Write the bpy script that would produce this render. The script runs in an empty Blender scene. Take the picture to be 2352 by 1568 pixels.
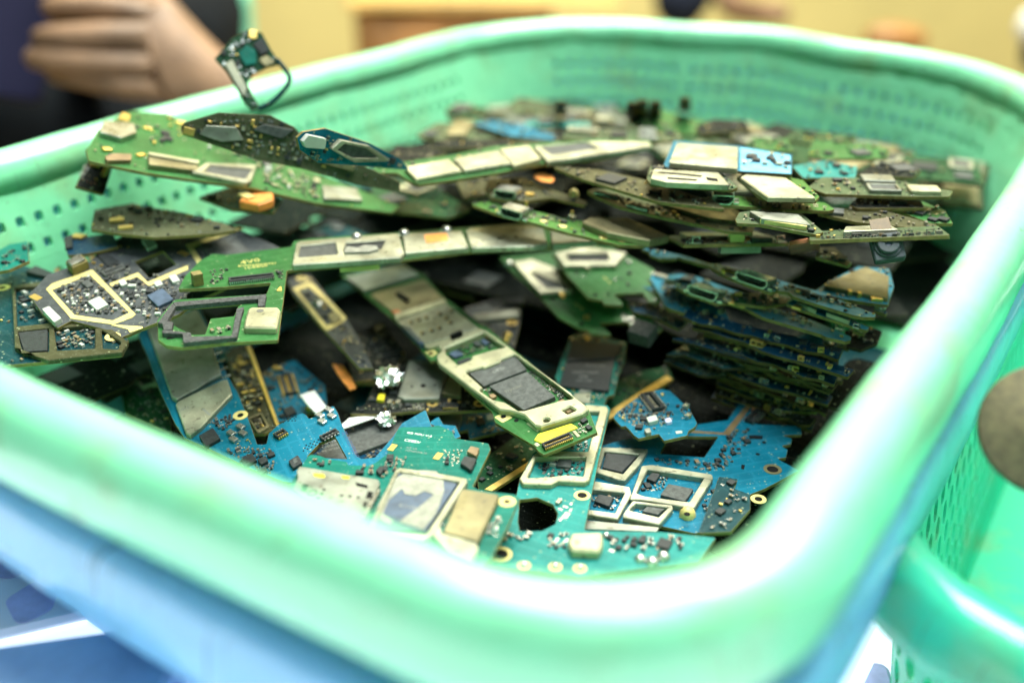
import bpy, bmesh, math, random
from math import sin, cos, pi, radians
from mathutils import Vector, Matrix
from mathutils.geometry import tessellate_polygon
scene = bpy.context.scene
COL = scene.collection
# ------------------------------------------------------------------ camera
FPX, PW, PH = 2364.0, 2352.0, 1568.0
PITCH = math.atan2(1199.0, FPX)
CAMZ = 0.09
CAM = Vector((0, 0, CAMZ))
cd = bpy.data.cameras.new('camera')
cam = bpy.data.objects.new('camera', cd); COL.objects.link(cam)
cam.location = CAM
cam.rotation_euler = (pi/2 - PITCH, 0, 0)
cd.sensor_width = 36; cd.lens = 36*FPX/PW
cd.clip_start = 0.005; cd.clip_end = 50
cd.dof.use_dof = True; cd.dof.focus_distance = 0.262; cd.dof.aperture_fstop = 5.0
scene.camera = cam
# ------------------------------------------------------------------ light
w = bpy.data.worlds.new('World'); scene.world = w; w.use_nodes = True
bg = w.node_tree.nodes['Background']; bg.inputs[0].default_value = (0.72, 0.95, 0.9, 1); bg.inputs[1].default_value = 0.03
def area(name, loc, aim, sx, sy, power, col):
    l = bpy.data.lights.new(name, 'AREA'); l.shape = 'RECTANGLE'; l.size = sx; l.size_y = sy; l.energy = power; l.color = col
    o = bpy.data.objects.new(name, l); COL.objects.link(o); o.location = loc
    d = Vector(aim)-Vector(loc); o.rotation_euler = d.to_track_quat('-Z', 'Y').to_euler()
    return o
area('ceiling_lamp_key', (0.42, 0.9, 1.15), (0.02, 0.28, 0), 1.3, 0.5, 36, (1.0, 0.98, 0.83))
area('ceiling_lamp_front', (0.35, -0.75, 1.35), (0.05, 0.3, 0), 1.1, 0.3, 7, (0.8, 0.96, 1.0))
area('ceiling_lamp_overhead', (0.10, 0.26, 1.3), (-0.02, 0.14, 0), 0.9, 0.35, 22, (0.9, 1.0, 0.98))
area('wall_lamp_far', (0.3, 1.2, 2.0), (0.3, 2.6, 0.0), 1.6, 0.4, 75, (1.0, 0.97, 0.8))
scene.view_settings.view_transform = 'Standard'; scene.view_settings.look = 'None'
scene.view_settings.exposure = 0.18; scene.view_settings.gamma = 1
scene.cycles.max_bounces = 7; scene.cycles.use_denoising = True
scene.cycles.sample_clamp_indirect = 6; scene.cycles.caustics_reflective = False; scene.cycles.caustics_refractive = False
# ------------------------------------------------------------------ pixels to points
def ray(x, y):
    a = (x-PW/2)/FPX; b = -(y-PH/2)/FPX
    return Vector((a, cos(PITCH)+b*sin(PITCH), -sin(PITCH)+b*cos(PITCH)))
def at(x, y, z):                      # where the line of sight meets height z
    r = ray(x, y); return CAM + r*((z-CAMZ)/r.z)
def atd(x, y, d):                     # at depth d along the view axis
    return CAM + ray(x, y)*d
S = 0.574219
FR = {'d': (0, 0, 1.0), 'Z1': (0, 900, S/1.68), 'Z2': (1200, 900, S/1.68), 'Z3': (2300, 900, S/1.68), 'Z4': (900, 1600, S/1.68),
      'Z5': (1900, 1500, S/1.68), 'Z6': (200, 300, S/1.68), 'Z7': (1500, 300, S/1.68), 'Z8': (2600, 300, S/1.5682), 'T1': (0, 0, S/1.68),
      'A': (1350, 1000, S/2.1382), 'B': (2500, 950, S/2.1382), 'C': (500, 1200, S/2.94)}
def D(fr, p):
    ox, oy, k = FR[fr]; return (ox*S+p[0]*k, oy*S+p[1]*k)
# ------------------------------------------------------------------ materials
MATS = {}
def newmat(name):
    m = bpy.data.materials.new(name); m.use_nodes = True
    return m, m.node_tree, m.node_tree.nodes['Principled BSDF']
def mat(name, col, rough=0.5, metal=0.0, var=0.0, scale=200, bump=0.0, coat=0.0, spec=0.5, col2=None, bscale=None, lo=0.35, hi=0.65):
    if name in MATS: return MATS[name]
    m, nt, b = newmat(name)
    b.inputs['Base Color'].default_value = (*col, 1); b.inputs['Roughness'].default_value = rough; b.inputs['Metallic'].default_value = metal
    b.inputs['Coat Weight'].default_value = coat; b.inputs['Specular IOR Level'].default_value = spec*(0.5 if max(col) < .1 else 1)
    if var or col2 or bump:
        tc = nt.nodes.new('ShaderNodeTexCoord')
        n = nt.nodes.new('ShaderNodeTexNoise'); n.inputs['Scale'].default_value = scale; n.inputs['Detail'].default_value = 5; n.inputs['Roughness'].default_value = 0.62
        nt.links.new(tc.outputs['Object'], n.inputs['Vector'])
        r = nt.nodes.new('ShaderNodeValToRGB'); nt.links.new(n.outputs['Fac'], r.inputs['Fac'])
        c2 = col2 or tuple(max(0, c*(1-var)) for c in col); c1 = col if col2 else tuple(min(1, c*(1+var*0.6)) for c in col)
        r.color_ramp.elements[0].position = lo; r.color_ramp.elements[1].position = hi
        r.color_ramp.elements[0].color = (*c2, 1); r.color_ramp.elements[1].color = (*c1, 1)
        nt.links.new(r.outputs['Color'], b.inputs['Base Color'])
        rr = nt.nodes.new('ShaderNodeMapRange'); rr.inputs['To Min'].default_value = max(0.05, rough-0.12); rr.inputs['To Max'].default_value = min(1, rough+0.15)
        nt.links.new(n.outputs['Fac'], rr.inputs['Value']); nt.links.new(rr.outputs['Result'], b.inputs['Roughness'])
        if bump:
            n2 = nt.nodes.new('ShaderNodeTexNoise'); n2.inputs['Scale'].default_value = bscale or scale*3; n2.inputs['Detail'].default_value = 3
            nt.links.new(tc.outputs['Object'], n2.inputs['Vector'])
            bp = nt.nodes.new('ShaderNodeBump'); bp.inputs['Strength'].default_value = bump; bp.inputs['Distance'].default_value = 0.0004
            nt.links.new(n2.outputs['Fac'], bp.inputs['Height']); nt.links.new(bp.outputs['Normal'], b.inputs['Normal'])
    MATS[name] = m; return m
def plastic(name, col, rough=0.28, trans=0.22, dirt=(0.30, 0.42, 0.16)):
    m, nt, b = newmat(name)
    tc = nt.nodes.new('ShaderNodeTexCoord')
    n = nt.nodes.new('ShaderNodeTexNoise'); n.inputs['Scale'].default_value = 55; n.inputs['Detail'].default_value = 6
    nt.links.new(tc.outputs['Object'], n.inputs['Vector'])
    r = nt.nodes.new('ShaderNodeValToRGB'); r.color_ramp.elements[0].position = 0.52; r.color_ramp.elements[1].position = 0.72
    r.color_ramp.elements[0].color = (*col, 1); r.color_ramp.elements[1].color = (*[c*0.55+d*0.45 for c, d in zip(col, dirt)], 1)
    nt.links.new(n.outputs['Fac'], r.inputs['Fac'])
    # fine scuffs and specks of grime
    n3 = nt.nodes.new('ShaderNodeTexNoise'); n3.inputs['Scale'].default_value = 420; n3.inputs['Detail'].default_value = 4
    nt.links.new(tc.outputs['Object'], n3.inputs['Vector'])
    r3 = nt.nodes.new('ShaderNodeValToRGB'); r3.color_ramp.elements[0].position = 0.65; r3.color_ramp.elements[1].position = 0.74
    r3.color_ramp.elements[0].color = (0, 0, 0, 1); r3.color_ramp.elements[1].color = (0.6, 0.6, 0.6, 1)
    nt.links.new(n3.outputs['Fac'], r3.inputs['Fac'])
    mx = nt.nodes.new('ShaderNodeMixRGB'); nt.links.new(r3.outputs['Color'], mx.inputs['Fac']); nt.links.new(r.outputs['Color'], mx.inputs['Color1'])
    mx.inputs['Color2'].default_value = (*[d*0.5 for d in dirt], 1)
    last = mx
    for rot, sx in ((0.55, 30), (-0.5, 34), (1.3, 26)):
        mp = nt.nodes.new('ShaderNodeMapping'); mp.inputs['Rotation'].default_value = (0, 0, rot); mp.inputs['Scale'].default_value = (1, sx, 1); nt.links.new(tc.outputs['Object'], mp.inputs['Vector'])
        ns = nt.nodes.new('ShaderNodeTexNoise'); ns.inputs['Scale'].default_value = 38; ns.inputs['Detail'].default_value = 2; nt.links.new(mp.outputs['Vector'], ns.inputs['Vector'])
        rs_ = nt.nodes.new('ShaderNodeValToRGB'); rs_.color_ramp.elements[0].position = 0.70; rs_.color_ramp.elements[1].position = 0.74; rs_.color_ramp.elements[0].color = (0, 0, 0, 1); rs_.color_ramp.elements[1].color = (0.5, 0.5, 0.5, 1)
        nt.links.new(ns.outputs['Fac'], rs_.inputs['Fac'])
        ms_ = nt.nodes.new('ShaderNodeMixRGB'); nt.links.new(rs_.outputs['Color'], ms_.inputs['Fac']); nt.links.new(last.outputs['Color'], ms_.inputs['Color1']); ms_.inputs['Color2'].default_value = (*[d*0.45 for d in dirt], 1); last = ms_
    mx = last
    nt.links.new(mx.outputs['Color'], b.inputs['Base Color'])
    b.inputs['Roughness'].default_value = rough; b.inputs['Coat Weight'].default_value = 0.5; b.inputs['Coat Roughness'].default_value = 0.12
    n2 = nt.nodes.new('ShaderNodeTexNoise'); n2.inputs['Scale'].default_value = 90; nt.links.new(tc.outputs['Object'], n2.inputs['Vector'])
    bp = nt.nodes.new('ShaderNodeBump'); bp.inputs['Strength'].default_value = 0.45; bp.inputs['Distance'].default_value = 0.0014
    nt.links.new(n2.outputs['Fac'], bp.inputs['Height']); nt.links.new(bp.outputs['Normal'], b.inputs['Normal'])
    tr = nt.nodes.new('ShaderNodeBsdfTranslucent'); nt.links.new(mx.outputs['Color'], tr.inputs['Color'])
    mix = nt.nodes.new('ShaderNodeMixShader'); mix.inputs['Fac'].default_value = trans
    out = nt.nodes['Material Output']
    nt.links.new(b.outputs[0], mix.inputs[1]); nt.links.new(tr.outputs[0], mix.inputs[2]); nt.links.new(mix.outputs[0], out.inputs[0])
    MATS[name] = m; return m
def mask(name, col, rough=0.38):
    """solder mask: base colour with buried copper traces, ground-fill patches and via dots"""
    m, nt, b = newmat(name)
    tc = nt.nodes.new('ShaderNodeTexCoord')
    br = nt.nodes.new('ShaderNodeTexBrick'); br.inputs['Scale'].default_value = 95; br.inputs['Mortar Size'].default_value = 0.035
    br.inputs['Brick Width'].default_value = 0.9; br.inputs['Row Height'].default_value = 0.31; br.offset_frequency = 3; br.squash = 0.6; br.squash_frequency = 2
    nt.links.new(tc.outputs['Object'], br.inputs['Vector'])
    lit = tuple(min(1, c*1.5+0.02) for c in col); dk = tuple(c*0.72 for c in col)
    br.inputs['Color1'].default_value = (*col, 1); br.inputs['Color2'].default_value = (*tuple(c*0.9 for c in col), 1); br.inputs['Mortar'].default_value = (*lit, 1)
    n = nt.nodes.new('ShaderNodeTexNoise'); n.inputs['Scale'].default_value = 70; n.inputs['Detail'].default_value = 6
    nt.links.new(tc.outputs['Object'], n.inputs['Vector'])
    r = nt.nodes.new('ShaderNodeValToRGB'); r.color_ramp.elements[0].position = 0.38; r.color_ramp.elements[1].position = 0.62
    r.color_ramp.elements[0].color = (*dk, 1); r.color_ramp.elements[1].color = (*tuple(c*1.12 for c in col), 1)
    nt.links.new(n.outputs['Fac'], r.inputs['Fac'])
    mx = nt.nodes.new('ShaderNodeMixRGB'); mx.inputs['Fac'].default_value = 0.22
    nt.links.new(r.outputs['Color'], mx.inputs['Color1']); nt.links.new(br.outputs['Color'], mx.inputs['Color2'])
    v = nt.nodes.new('ShaderNodeTexVoronoi'); v.inputs['Scale'].default_value = 420; nt.links.new(tc.outputs['Object'], v.inputs['Vector'])
    vr = nt.nodes.new('ShaderNodeValToRGB'); vr.color_ramp.elements[0].position = 0.10; vr.color_ramp.elements[1].position = 0.14
    vr.color_ramp.elements[0].color = (0.55, 0.55, 0.55, 1); vr.color_ramp.elements[1].color = (0, 0, 0, 1)
    nt.links.new(v.outputs['Distance'], vr.inputs['Fac'])
    mv = nt.nodes.new('ShaderNodeMixRGB'); nt.links.new(vr.outputs['Color'], mv.inputs['Fac']); nt.links.new(mx.outputs['Color'], mv.inputs['Color1'])
    mv.inputs['Color2'].default_value = (0.35, 0.38, 0.22, 1)
    # dust
    n4 = nt.nodes.new('ShaderNodeTexNoise'); n4.inputs['Scale'].default_value = 1500; n4.inputs['Detail'].default_value = 2
    nt.links.new(tc.outputs['Object'], n4.inputs['Vector'])
    r4 = nt.nodes.new('ShaderNodeValToRGB'); r4.color_ramp.elements[0].position = 0.66; r4.color_ramp.elements[1].position = 0.74
    r4.color_ramp.elements[0].color = (0, 0, 0, 1); r4.color_ramp.elements[1].color = (0.4, 0.4, 0.4, 1)
    nt.links.new(n4.outputs['Fac'], r4.inputs['Fac'])
    md = nt.nodes.new('ShaderNodeMixRGB'); nt.links.new(r4.outputs['Color'], md.inputs['Fac']); nt.links.new(mv.outputs['Color'], md.inputs['Color1'])
    md.inputs['Color2'].default_value = (0.45, 0.47, 0.38, 1)
    nt.links.new(md.outputs['Color'], b.inputs['Base Color'])
    b.inputs['Roughness'].default_value = rough; b.inputs['Specular IOR Level'].default_value = 0.12 if name not in ('deep', 'dark') else 0.03
    bp = nt.nodes.new('ShaderNodeBump'); bp.inputs['Strength'].default_value = 0.3; bp.inputs['Distance'].default_value = 0.00008
    nt.links.new(br.outputs['Fac'], bp.inputs['Height']); nt.links.new(bp.outputs['Normal'], b.inputs['Normal'])
    MATS[name] = m; return m
def metal(name, col, rough, mt, stain=(0.10, 0.09, 0.06)):
    m, nt, b = newmat(name); tc = nt.nodes.new('ShaderNodeTexCoord'); L = nt.links.new
    def noise(sc, det=5, vec=None):
        n = nt.nodes.new('ShaderNodeTexNoise'); n.inputs['Scale'].default_value = sc; n.inputs['Detail'].default_value = det; L(vec or tc.outputs['Object'], n.inputs['Vector']); return n
    def ramp(src, p0, p1, c0, c1):
        r = nt.nodes.new('ShaderNodeValToRGB'); r.color_ramp.elements[0].position = p0; r.color_ramp.elements[1].position = p1
        r.color_ramp.elements[0].color = (*c0, 1); r.color_ramp.elements[1].color = (*c1, 1); L(src, r.inputs['Fac']); return r
    base = ramp(noise(110).outputs['Fac'], .34, .66, tuple(k*.66 for k in col), tuple(min(1, k*1.18) for k in col))
    sp = ramp(noise(520, 4).outputs['Fac'], .60, .70, (0, 0, 0), (.75, .75, .75))
    st = ramp(noise(60, 6).outputs['Fac'], .56, .72, (0, 0, 0), (.7, .7, .7))
    mp = nt.nodes.new('ShaderNodeMapping'); mp.inputs['Scale'].default_value = (1, 16, 1); mp.inputs['Rotation'].default_value = (0, 0, .5); L(tc.outputs['Object'], mp.inputs['Vector'])
    sc = ramp(noise(260, 3, mp.outputs['Vector']).outputs['Fac'], .66, .72, (0, 0, 0), (.5, .5, .5))
    cur = base
    for f, cc in ((st, tuple(k*.5 for k in col)), (sp, stain), (sc, tuple(min(1, k*1.5+.05) for k in col))):
        mx = nt.nodes.new('ShaderNodeMixRGB'); L(f.outputs['Color'], mx.inputs['Fac']); L(cur.outputs[0], mx.inputs['Color1']); mx.inputs['Color2'].default_value = (*cc, 1); cur = mx
    L(cur.outputs[0], b.inputs['Base Color']); b.inputs['Metallic'].default_value = mt
    rr = ramp(noise(200).outputs['Fac'], .3, .7, (rough-.1,)*3, (rough+.2,)*3); L(rr.outputs['Color'], b.inputs['Roughness'])
    bp = nt.nodes.new('ShaderNodeBump'); bp.inputs['Strength'].default_value = .5; bp.inputs['Distance'].default_value = .0003; L(noise(170, 3).outputs['Fac'], bp.inputs['Height']); L(bp.outputs['Normal'], b.inputs['Normal'])
    MATS[name] = m
mask('blue', (0.003, 0.125, 0.20)); mask('teal', (0.003, 0.125, 0.095)); mask('green', (0.028, 0.118, 0.032)); mask('grey', (0.055, 0.062, 0.064), 0.5)
mask('drab', (0.07, 0.075, 0.04)); mask('sheenblue', (0.03, 0.20, 0.30), 0.3); mask('dteal', (0.003, 0.035, 0.042)); mask('dgreen', (0.006, 0.05, 0.018)); mask('lteal', (0.014, 0.175, 0.16)); mask('olive', (0.055, 0.055, 0.026)); mask('lime', (0.05, 0.14, 0.028)); mask('dark', (0.014, 0.016, 0.014), 0.5); mask('deep', (0.004, 0.006, 0.005), 0.6)  # sheenblue has grazing sheen painted in; deep has gap shade painted in
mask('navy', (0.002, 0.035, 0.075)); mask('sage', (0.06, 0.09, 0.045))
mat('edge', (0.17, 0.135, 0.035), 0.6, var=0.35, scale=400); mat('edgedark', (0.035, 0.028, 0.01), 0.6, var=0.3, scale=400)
mat('edgethin', (0.085, 0.062, 0.018), 0.6, var=0.4, scale=300)
metal('shield', (0.36, 0.36, 0.26), 0.36, 0.5)
metal('shieldgrey', (0.24, 0.255, 0.21), 0.38, 0.55)
metal('cream', (0.40, 0.385, 0.24), 0.42, 0.3)
metal('tan', (0.24, 0.21, 0.11), 0.38, 0.5)
mat('gold', (0.80, 0.56, 0.16), 0.32, 0.8, var=0.25, scale=200)
mat('paleyellow', (0.60, 0.50, 0.18), 0.5, 0.1, var=0.2, scale=200)
mat('chip', (0.026, 0.03, 0.031), 0.5, var=0.4, scale=900, bump=0.15)
mat('chipgrey', (0.07, 0.076, 0.072), 0.55, var=0.4, scale=700, bump=0.2)
mat('chipblue', (0.05, 0.08, 0.13), 0.4, var=0.3, scale=500)
mat('silver', (0.50, 0.50, 0.46), 0.25, 0.85, var=0.2, scale=300)
mat('steel', (0.42, 0.43, 0.40), 0.28, 0.9, var=0.3, scale=260, bump=0.1)
mat('white', (0.44, 0.46, 0.41), 0.45, var=0.08, scale=300)
mat('brown', (0.20, 0.13, 0.06), 0.45, var=0.3, scale=300); mat('orange', (0.75, 0.26, 0.05), 0.5, var=0.35, scale=250); mat('yellow', (0.72, 0.60, 0.03), 0.35, var=0.35, scale=220)
mat('black', (0.008, 0.008, 0.009), 0.6); mat('foam', (0.07, 0.072, 0.07), 0.95, var=0.4, scale=900, bump=0.8, bscale=1500)
mat('copper', (0.62, 0.25, 0.13), 0.35, 0.6, var=0.4, scale=150); mat('mark', (0.22, 0.23, 0.21), 0.7); mat('markgold', (0.50, 0.44, 0.12), 0.6); mat('markwhite', (0.75, 0.8, 0.72), 0.6)
mat('markdark', (0.10, 0.10, 0.08), 0.6); mat('markblue', (0.01, 0.05, 0.16), 0.5); mat('gunk', (0.26, 0.26, 0.21), 0.7, var=0.3, scale=350, bump=0.6)
mat('hole', (0.004, 0.004, 0.004), 0.9); mat('paper', (0.85, 0.85, 0.80), 0.7, var=0.06, scale=120); mat('ltblue', (0.13, 0.42, 0.60), 0.5, var=0.4, scale=250)
mat('palegreen', (0.20, 0.50, 0.22), 0.4, var=0.2); mat('foil', (0.85, 0.86, 0.85), 0.16, 1.0, var=0.1, bump=1.0, bscale=700)
plastic('mint', (0.25, 0.76, 0.44), 0.36, 0.06); plastic('mintsecond', (0.06, 0.66, 0.42), 0.25, 0.3); plastic('bluebasket', (0.26, 0.64, 0.90), 0.32, 0.3, (0.1, 0.3, 0.35))
# ------------------------------------------------------------------ mesh helpers (millimetres in, metres out)
def link(name, me, parent=None, m=None, mw=None):
    o = bpy.data.objects.new(name, me); COL.objects.link(o)
    if parent is not None: o.parent = parent
    if m is not None:
        o.data.materials.append(m) if not len(o.data.materials) else None
    if mw is not None: o.matrix_local = mw
    return o
def area2(p): return sum(p[i][0]*p[(i+1) % len(p)][1]-p[(i+1) % len(p)][0]*p[i][1] for i in range(len(p)))/2
def ccw(p): return list(p) if area2(p) > 0 else list(p)[::-1]
def rounded(p, r, n=4):
    if r <= 0: return list(p)
    out = []; N = len(p)
    for i in range(N):
        a, b, c = Vector(p[i-1]), Vector(p[i]), Vector(p[(i+1) % N])
        u, v = a-b, c-b
        if u.length < 1e-6 or v.length < 1e-6: continue
        ang = u.angle(v)
        if ang > 2.9 or ang < 0.15: out.append(tuple(b)); continue
        t = min(r/math.tan(ang/2), 0.45*u.length, 0.45*v.length)
        s, e = b+u.normalized()*t, b+v.normalized()*t
        for k in range(n+1):
            f = k/n; q = s*(1-f)**2+b*2*f*(1-f)+e*f*f; out.append((q.x, q.y))
    return out
def inset(p, d):
    """shift every vertex d to its left side (inwards for a ccw outline, into the material for a cw hole)"""
    out = []; N = len(p)
    for i in range(N):
        a, b, c = Vector(p[i-1]), Vector(p[i]), Vector(p[(i+1) % N])
        u = (b-a); v = (c-b)
        u = u.normalized() if u.length > 1e-9 else v.normalized(); v = v.normalized() if v.length > 1e-9 else u
        n1, n2 = Vector((-u.y, u.x)), Vector((-v.y, v.x))
        m_ = n1+n2
        if m_.length < 1e-6: m_ = n1
        m_ = m_.normalized(); k = d/max(0.45, m_.dot(n1)); q = b+m_*k; out.append((q.x, q.y))
    return out
def prism(outer, holes, z0, z1, bevel=0.0, r=0.0, bottom=True, mi=(0, 0)):
    loops = [ccw(rounded(outer, r))]+[ccw(rounded(h, r*0.7))[::-1] for h in holes]
    me = bpy.data.meshes.new('m'); vs = []; fs = []; ms = []
    tops = []; bots = []
    for L in loops:
        n = len(L); rings = [(L, z0), (L, z1-bevel)]
        if bevel > 0: rings.append((inset(L, bevel), z1))
        idx = []
        for P, z in rings:
            idx.append(range(len(vs), len(vs)+n)); vs += [(x/1000, y/1000, z/1000) for x, y in P]
        for a, b in zip(idx, idx[1:]):
            for i in range(n):
                j = (i+1) % n; fs.append((a[i], a[j], b[j], b[i])); ms.append(mi[1])
        tops.append((rings[-1][0], list(idx[-1]))); bots.append((L, list(idx[0])))
    flat = [i for _, ix in tops for i in ix]
    for t in tessellate_polygon([[Vector((x, y, 0)) for x, y in P] for P, _ in tops]):
        a, b, c = (vs[flat[k]] for k in t)
        up = (b[0]-a[0])*(c[1]-a[1])-(b[1]-a[1])*(c[0]-a[0]) > 0
        fs.append(tuple(flat[k] for k in (t if up else t[::-1]))); ms.append(mi[0])
    if bottom:
        flat = [i for _, ix in bots for i in ix]
        for t in tessellate_polygon([[Vector((x, y, 0)) for x, y in P] for P, _ in bots]):
            a, b, c = (vs[flat[k]] for k in t)
            up = (b[0]-a[0])*(c[1]-a[1])-(b[1]-a[1])*(c[0]-a[0]) > 0
            fs.append(tuple(flat[k] for k in (t[::-1] if up else t))); ms.append(mi[0])
    me.from_pydata(vs, [], fs); me.polygons.foreach_set('material_index', ms); me.update()
    return me
def boxes(lst):
    """one mesh of several boxes: (cx,cy,cz,sx,sy,sz,mat index) in mm"""
    vs = []; fs = []; ms = []
    for cx, cy, cz, sx, sy, sz, k in lst:
        b = len(vs)
        for dz in (-1, 1):
            for dx, dy in ((-1, -1), (1, -1), (1, 1), (-1, 1)): vs.append(((cx+dx*sx/2)/1000, (cy+dy*sy/2)/1000, (cz+dz*sz/2)/1000))
        for f in ((3, 2, 1, 0), (4, 5, 6, 7), (0, 1, 5, 4), (1, 2, 6, 5), (2, 3, 7, 6), (3, 0, 4, 7)): fs.append(tuple(b+i for i in f)); ms.append(k)
    me = bpy.data.meshes.new('m'); me.from_pydata(vs, [], fs); me.polygons.foreach_set('material_index', ms); me.update(); return me
CAPM = {}
def capmesh(kind):
    if kind in CAPM: return CAPM[kind]
    if kind in ('chip', 'white', 'gold', 'silver'):
        me = prism([(-500, -500), (500, -500), (500, 500), (-500, 500)], [], 0, 1000, 60, bottom=False); me.materials.append(MATS[kind])
    else:
        me = boxes([(-365, 0, 480, 270, 1000, 960, 0), (365, 0, 480, 270, 1000, 960, 0), (0, 0, 450, 460, 940, 900, 1)])
        me.materials.append(MATS['silver']); me.materials.append(MATS[{'cap': 'brown', 'capcream': 'cream', 'capgrey': 'chipgrey', 'capblack': 'chip'}[kind]])
    CAPM[kind] = me; return me
def inside(p, poly):
    x, y = p; c = False; n = len(poly)
    for i in range(n):
        (x1, y1), (x2, y2) = poly[i], poly[i-1]
        if (y1 > y) != (y2 > y) and x < (x2-x1)*(y-y1)/(y2-y1)+x1: c = not c
    return c
def textmesh(s):
    cu = bpy.data.curves.new('t', 'FONT'); cu.body = s; cu.size = 1; cu.resolution_u = 2
    o = bpy.data.objects.new('t', cu); me = bpy.data.meshes.new_from_object(o)
    bpy.data.objects.remove(o); return me
def tag(o, label=None, cat=None, group=None, kind=None):
    for k, v in (('label', label), ('category', cat), ('group', group), ('kind', kind)):
        if v: o[k] = v
    return o
def empty(name, loc=(0, 0, 0)):
    o = bpy.data.objects.new(name, None); COL.objects.link(o); o.location = loc; o.empty_display_size = 0.01; return o
RNG = random.Random(7)
GROUP = 'scrap phone circuit boards heaped in the green basket'
BOARDS = []
class Board:
    def __init__(s, label, fr, plane, outline, color='green', holes=(), t=0.9, r=0.5, name='circuit_board', cat='circuit board', group=GROUP, edge='edge', seed=None, slope=None, depth=None):
        s.fr = fr; s.reg = []; s.rng = random.Random(seed if seed is not None else len(BOARDS)*13+5)
        if slope is not None:        # near edge p0-p1, the board running away from it with a rise of `slope` degrees, lateral fall by the edge itself
            a = at(*D(fr, plane[0][:2]), plane[0][2]); b = at(*D(fr, plane[1][:2]), plane[1][2])
            U = (b-a).normalized(); h = Vector((-U.y, U.x, 0)).normalized()
            if h.y < 0 and abs(h.y) > 0.2: h = -h
            V = (h*cos(radians(slope))+Vector((0, 0, 1))*sin(radians(slope)))
            V = (V-U*V.dot(U)).normalized(); N = U.cross(V); s.fr0 = fr; s.fr = 'mm'; s.L = (b-a).length*1000; O = a
            if N.z < 0: N = -N
            s.O, s.U, s.V, s.N = O, U, V, N
            if outline is None: outline = [(0, 0), (s.L, 0), (s.L, depth), (0, depth)]
        else:
            P = [at(*D(fr, p[:2]), p[2]) for p in plane]
            N = (P[1]-P[0]).cross(P[2]-P[0]).normalized()
            if N.dot(CAM-P[0]) < 0: N = -N
            s.O = P[0]; s.U = (P[1]-P[0]).normalized(); s.V = N.cross(s.U); s.N = N
        s.root = empty(name); s.M = Matrix((( s.U.x, s.V.x, s.N.x, s.O.x), (s.U.y, s.V.y, s.N.y, s.O.y), (s.U.z, s.V.z, s.N.z, s.O.z), (0, 0, 0, 1)))
        s.root.matrix_world = s.M
        tag(s.root, label, cat, group)
        s.t = t
        s.poly2 = [s.loc(p) for p in outline]; s.holes = [[s.loc(p) for p in h] for h in holes]
        me = prism(s.poly2, s.holes, -t, 0, 0.06, r, True, (0, 1)); me.materials.append(MATS[color]); me.materials.append(MATS[edge])
        link('substrate', me, s.root)
        us = [p[0] for p in s.poly2]; vs = [p[1] for p in s.poly2]; s.bb = (min(us), max(us), min(vs), max(vs))
        BOARDS.append(s)
    def loc(s, p, h=0.0, fr=None):
        fr = fr or s.fr
        if fr == 'mm': return (p[0], p[1])
        d = ray(*D(fr, p)); q = s.O+s.N*(h/1000); den = d.dot(s.N)
        k = (q-CAM).dot(s.N)/den; X = CAM+d*k-s.O
        return (X.dot(s.U)*1000, X.dot(s.V)*1000)
    def ok(s, p, m=0):
        if not inside(p, s.poly2): return False
        if any(inside(p, h) for h in s.holes): return False
        for o, hs in s.reg:
            if inside(p, o) and not any(inside(p, h) for h in hs): return False
        return True
    def poly(s, name, pts, h, m, z0=0.0, r=0.35, holes=(), bevel=0.12, parent=None, fr=None, reg=True, label=None, side=None):
        P = [s.loc(p, z0+h, fr) for p in pts]; H = [[s.loc(p, z0+h, fr) for p in q] for q in holes]
        me = prism(P, H, z0+0.004, z0+h, min(bevel, h*0.45), r, False, (0, 1 if side else 0)); me.materials.append(MATS[m])
        if side: me.materials.append(MATS[side])
        o = link(name, me, parent or s.root)
        if label: o['label'] = label
        if reg: s.reg.append((P, H))
        return o
    def rect(s, name, c, wl, h, m, ang=0, z0=0.0, r=0.2, bevel=0.08, parent=None, fr=None, reg=True):
        x, y = s.loc(c, z0+h, fr); a = radians(ang); pts = []
        for dx, dy in ((-1, -1), (1, -1), (1, 1), (-1, 1)):
            u, v = dx*wl[0]/2, dy*wl[1]/2; pts.append((x+u*cos(a)-v*sin(a), y+u*sin(a)+v*cos(a)))
        return s.poly(name, pts, h, m, z0, r, (), bevel, parent, 'mm', reg)
    def cap(s, p, kind, sx, sy, sz, ang, z0=0.0, parent=None):
        nm = {'chip': 'small_chip', 'white': 'inductor', 'gold': 'gold_contact', 'silver': 'solder_pad'}.get(kind, 'capacitor')
        o = link(nm, capmesh(kind), parent or s.root)
        o.matrix_local = Matrix.Translation((p[0]/1000, p[1]/1000, (z0+0.01)/1000)) @ Matrix.Rotation(radians(ang), 4, 'Z') @ Matrix.Diagonal((sx/1000, sy/1000, sz/1000, 1))
        return o
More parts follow.
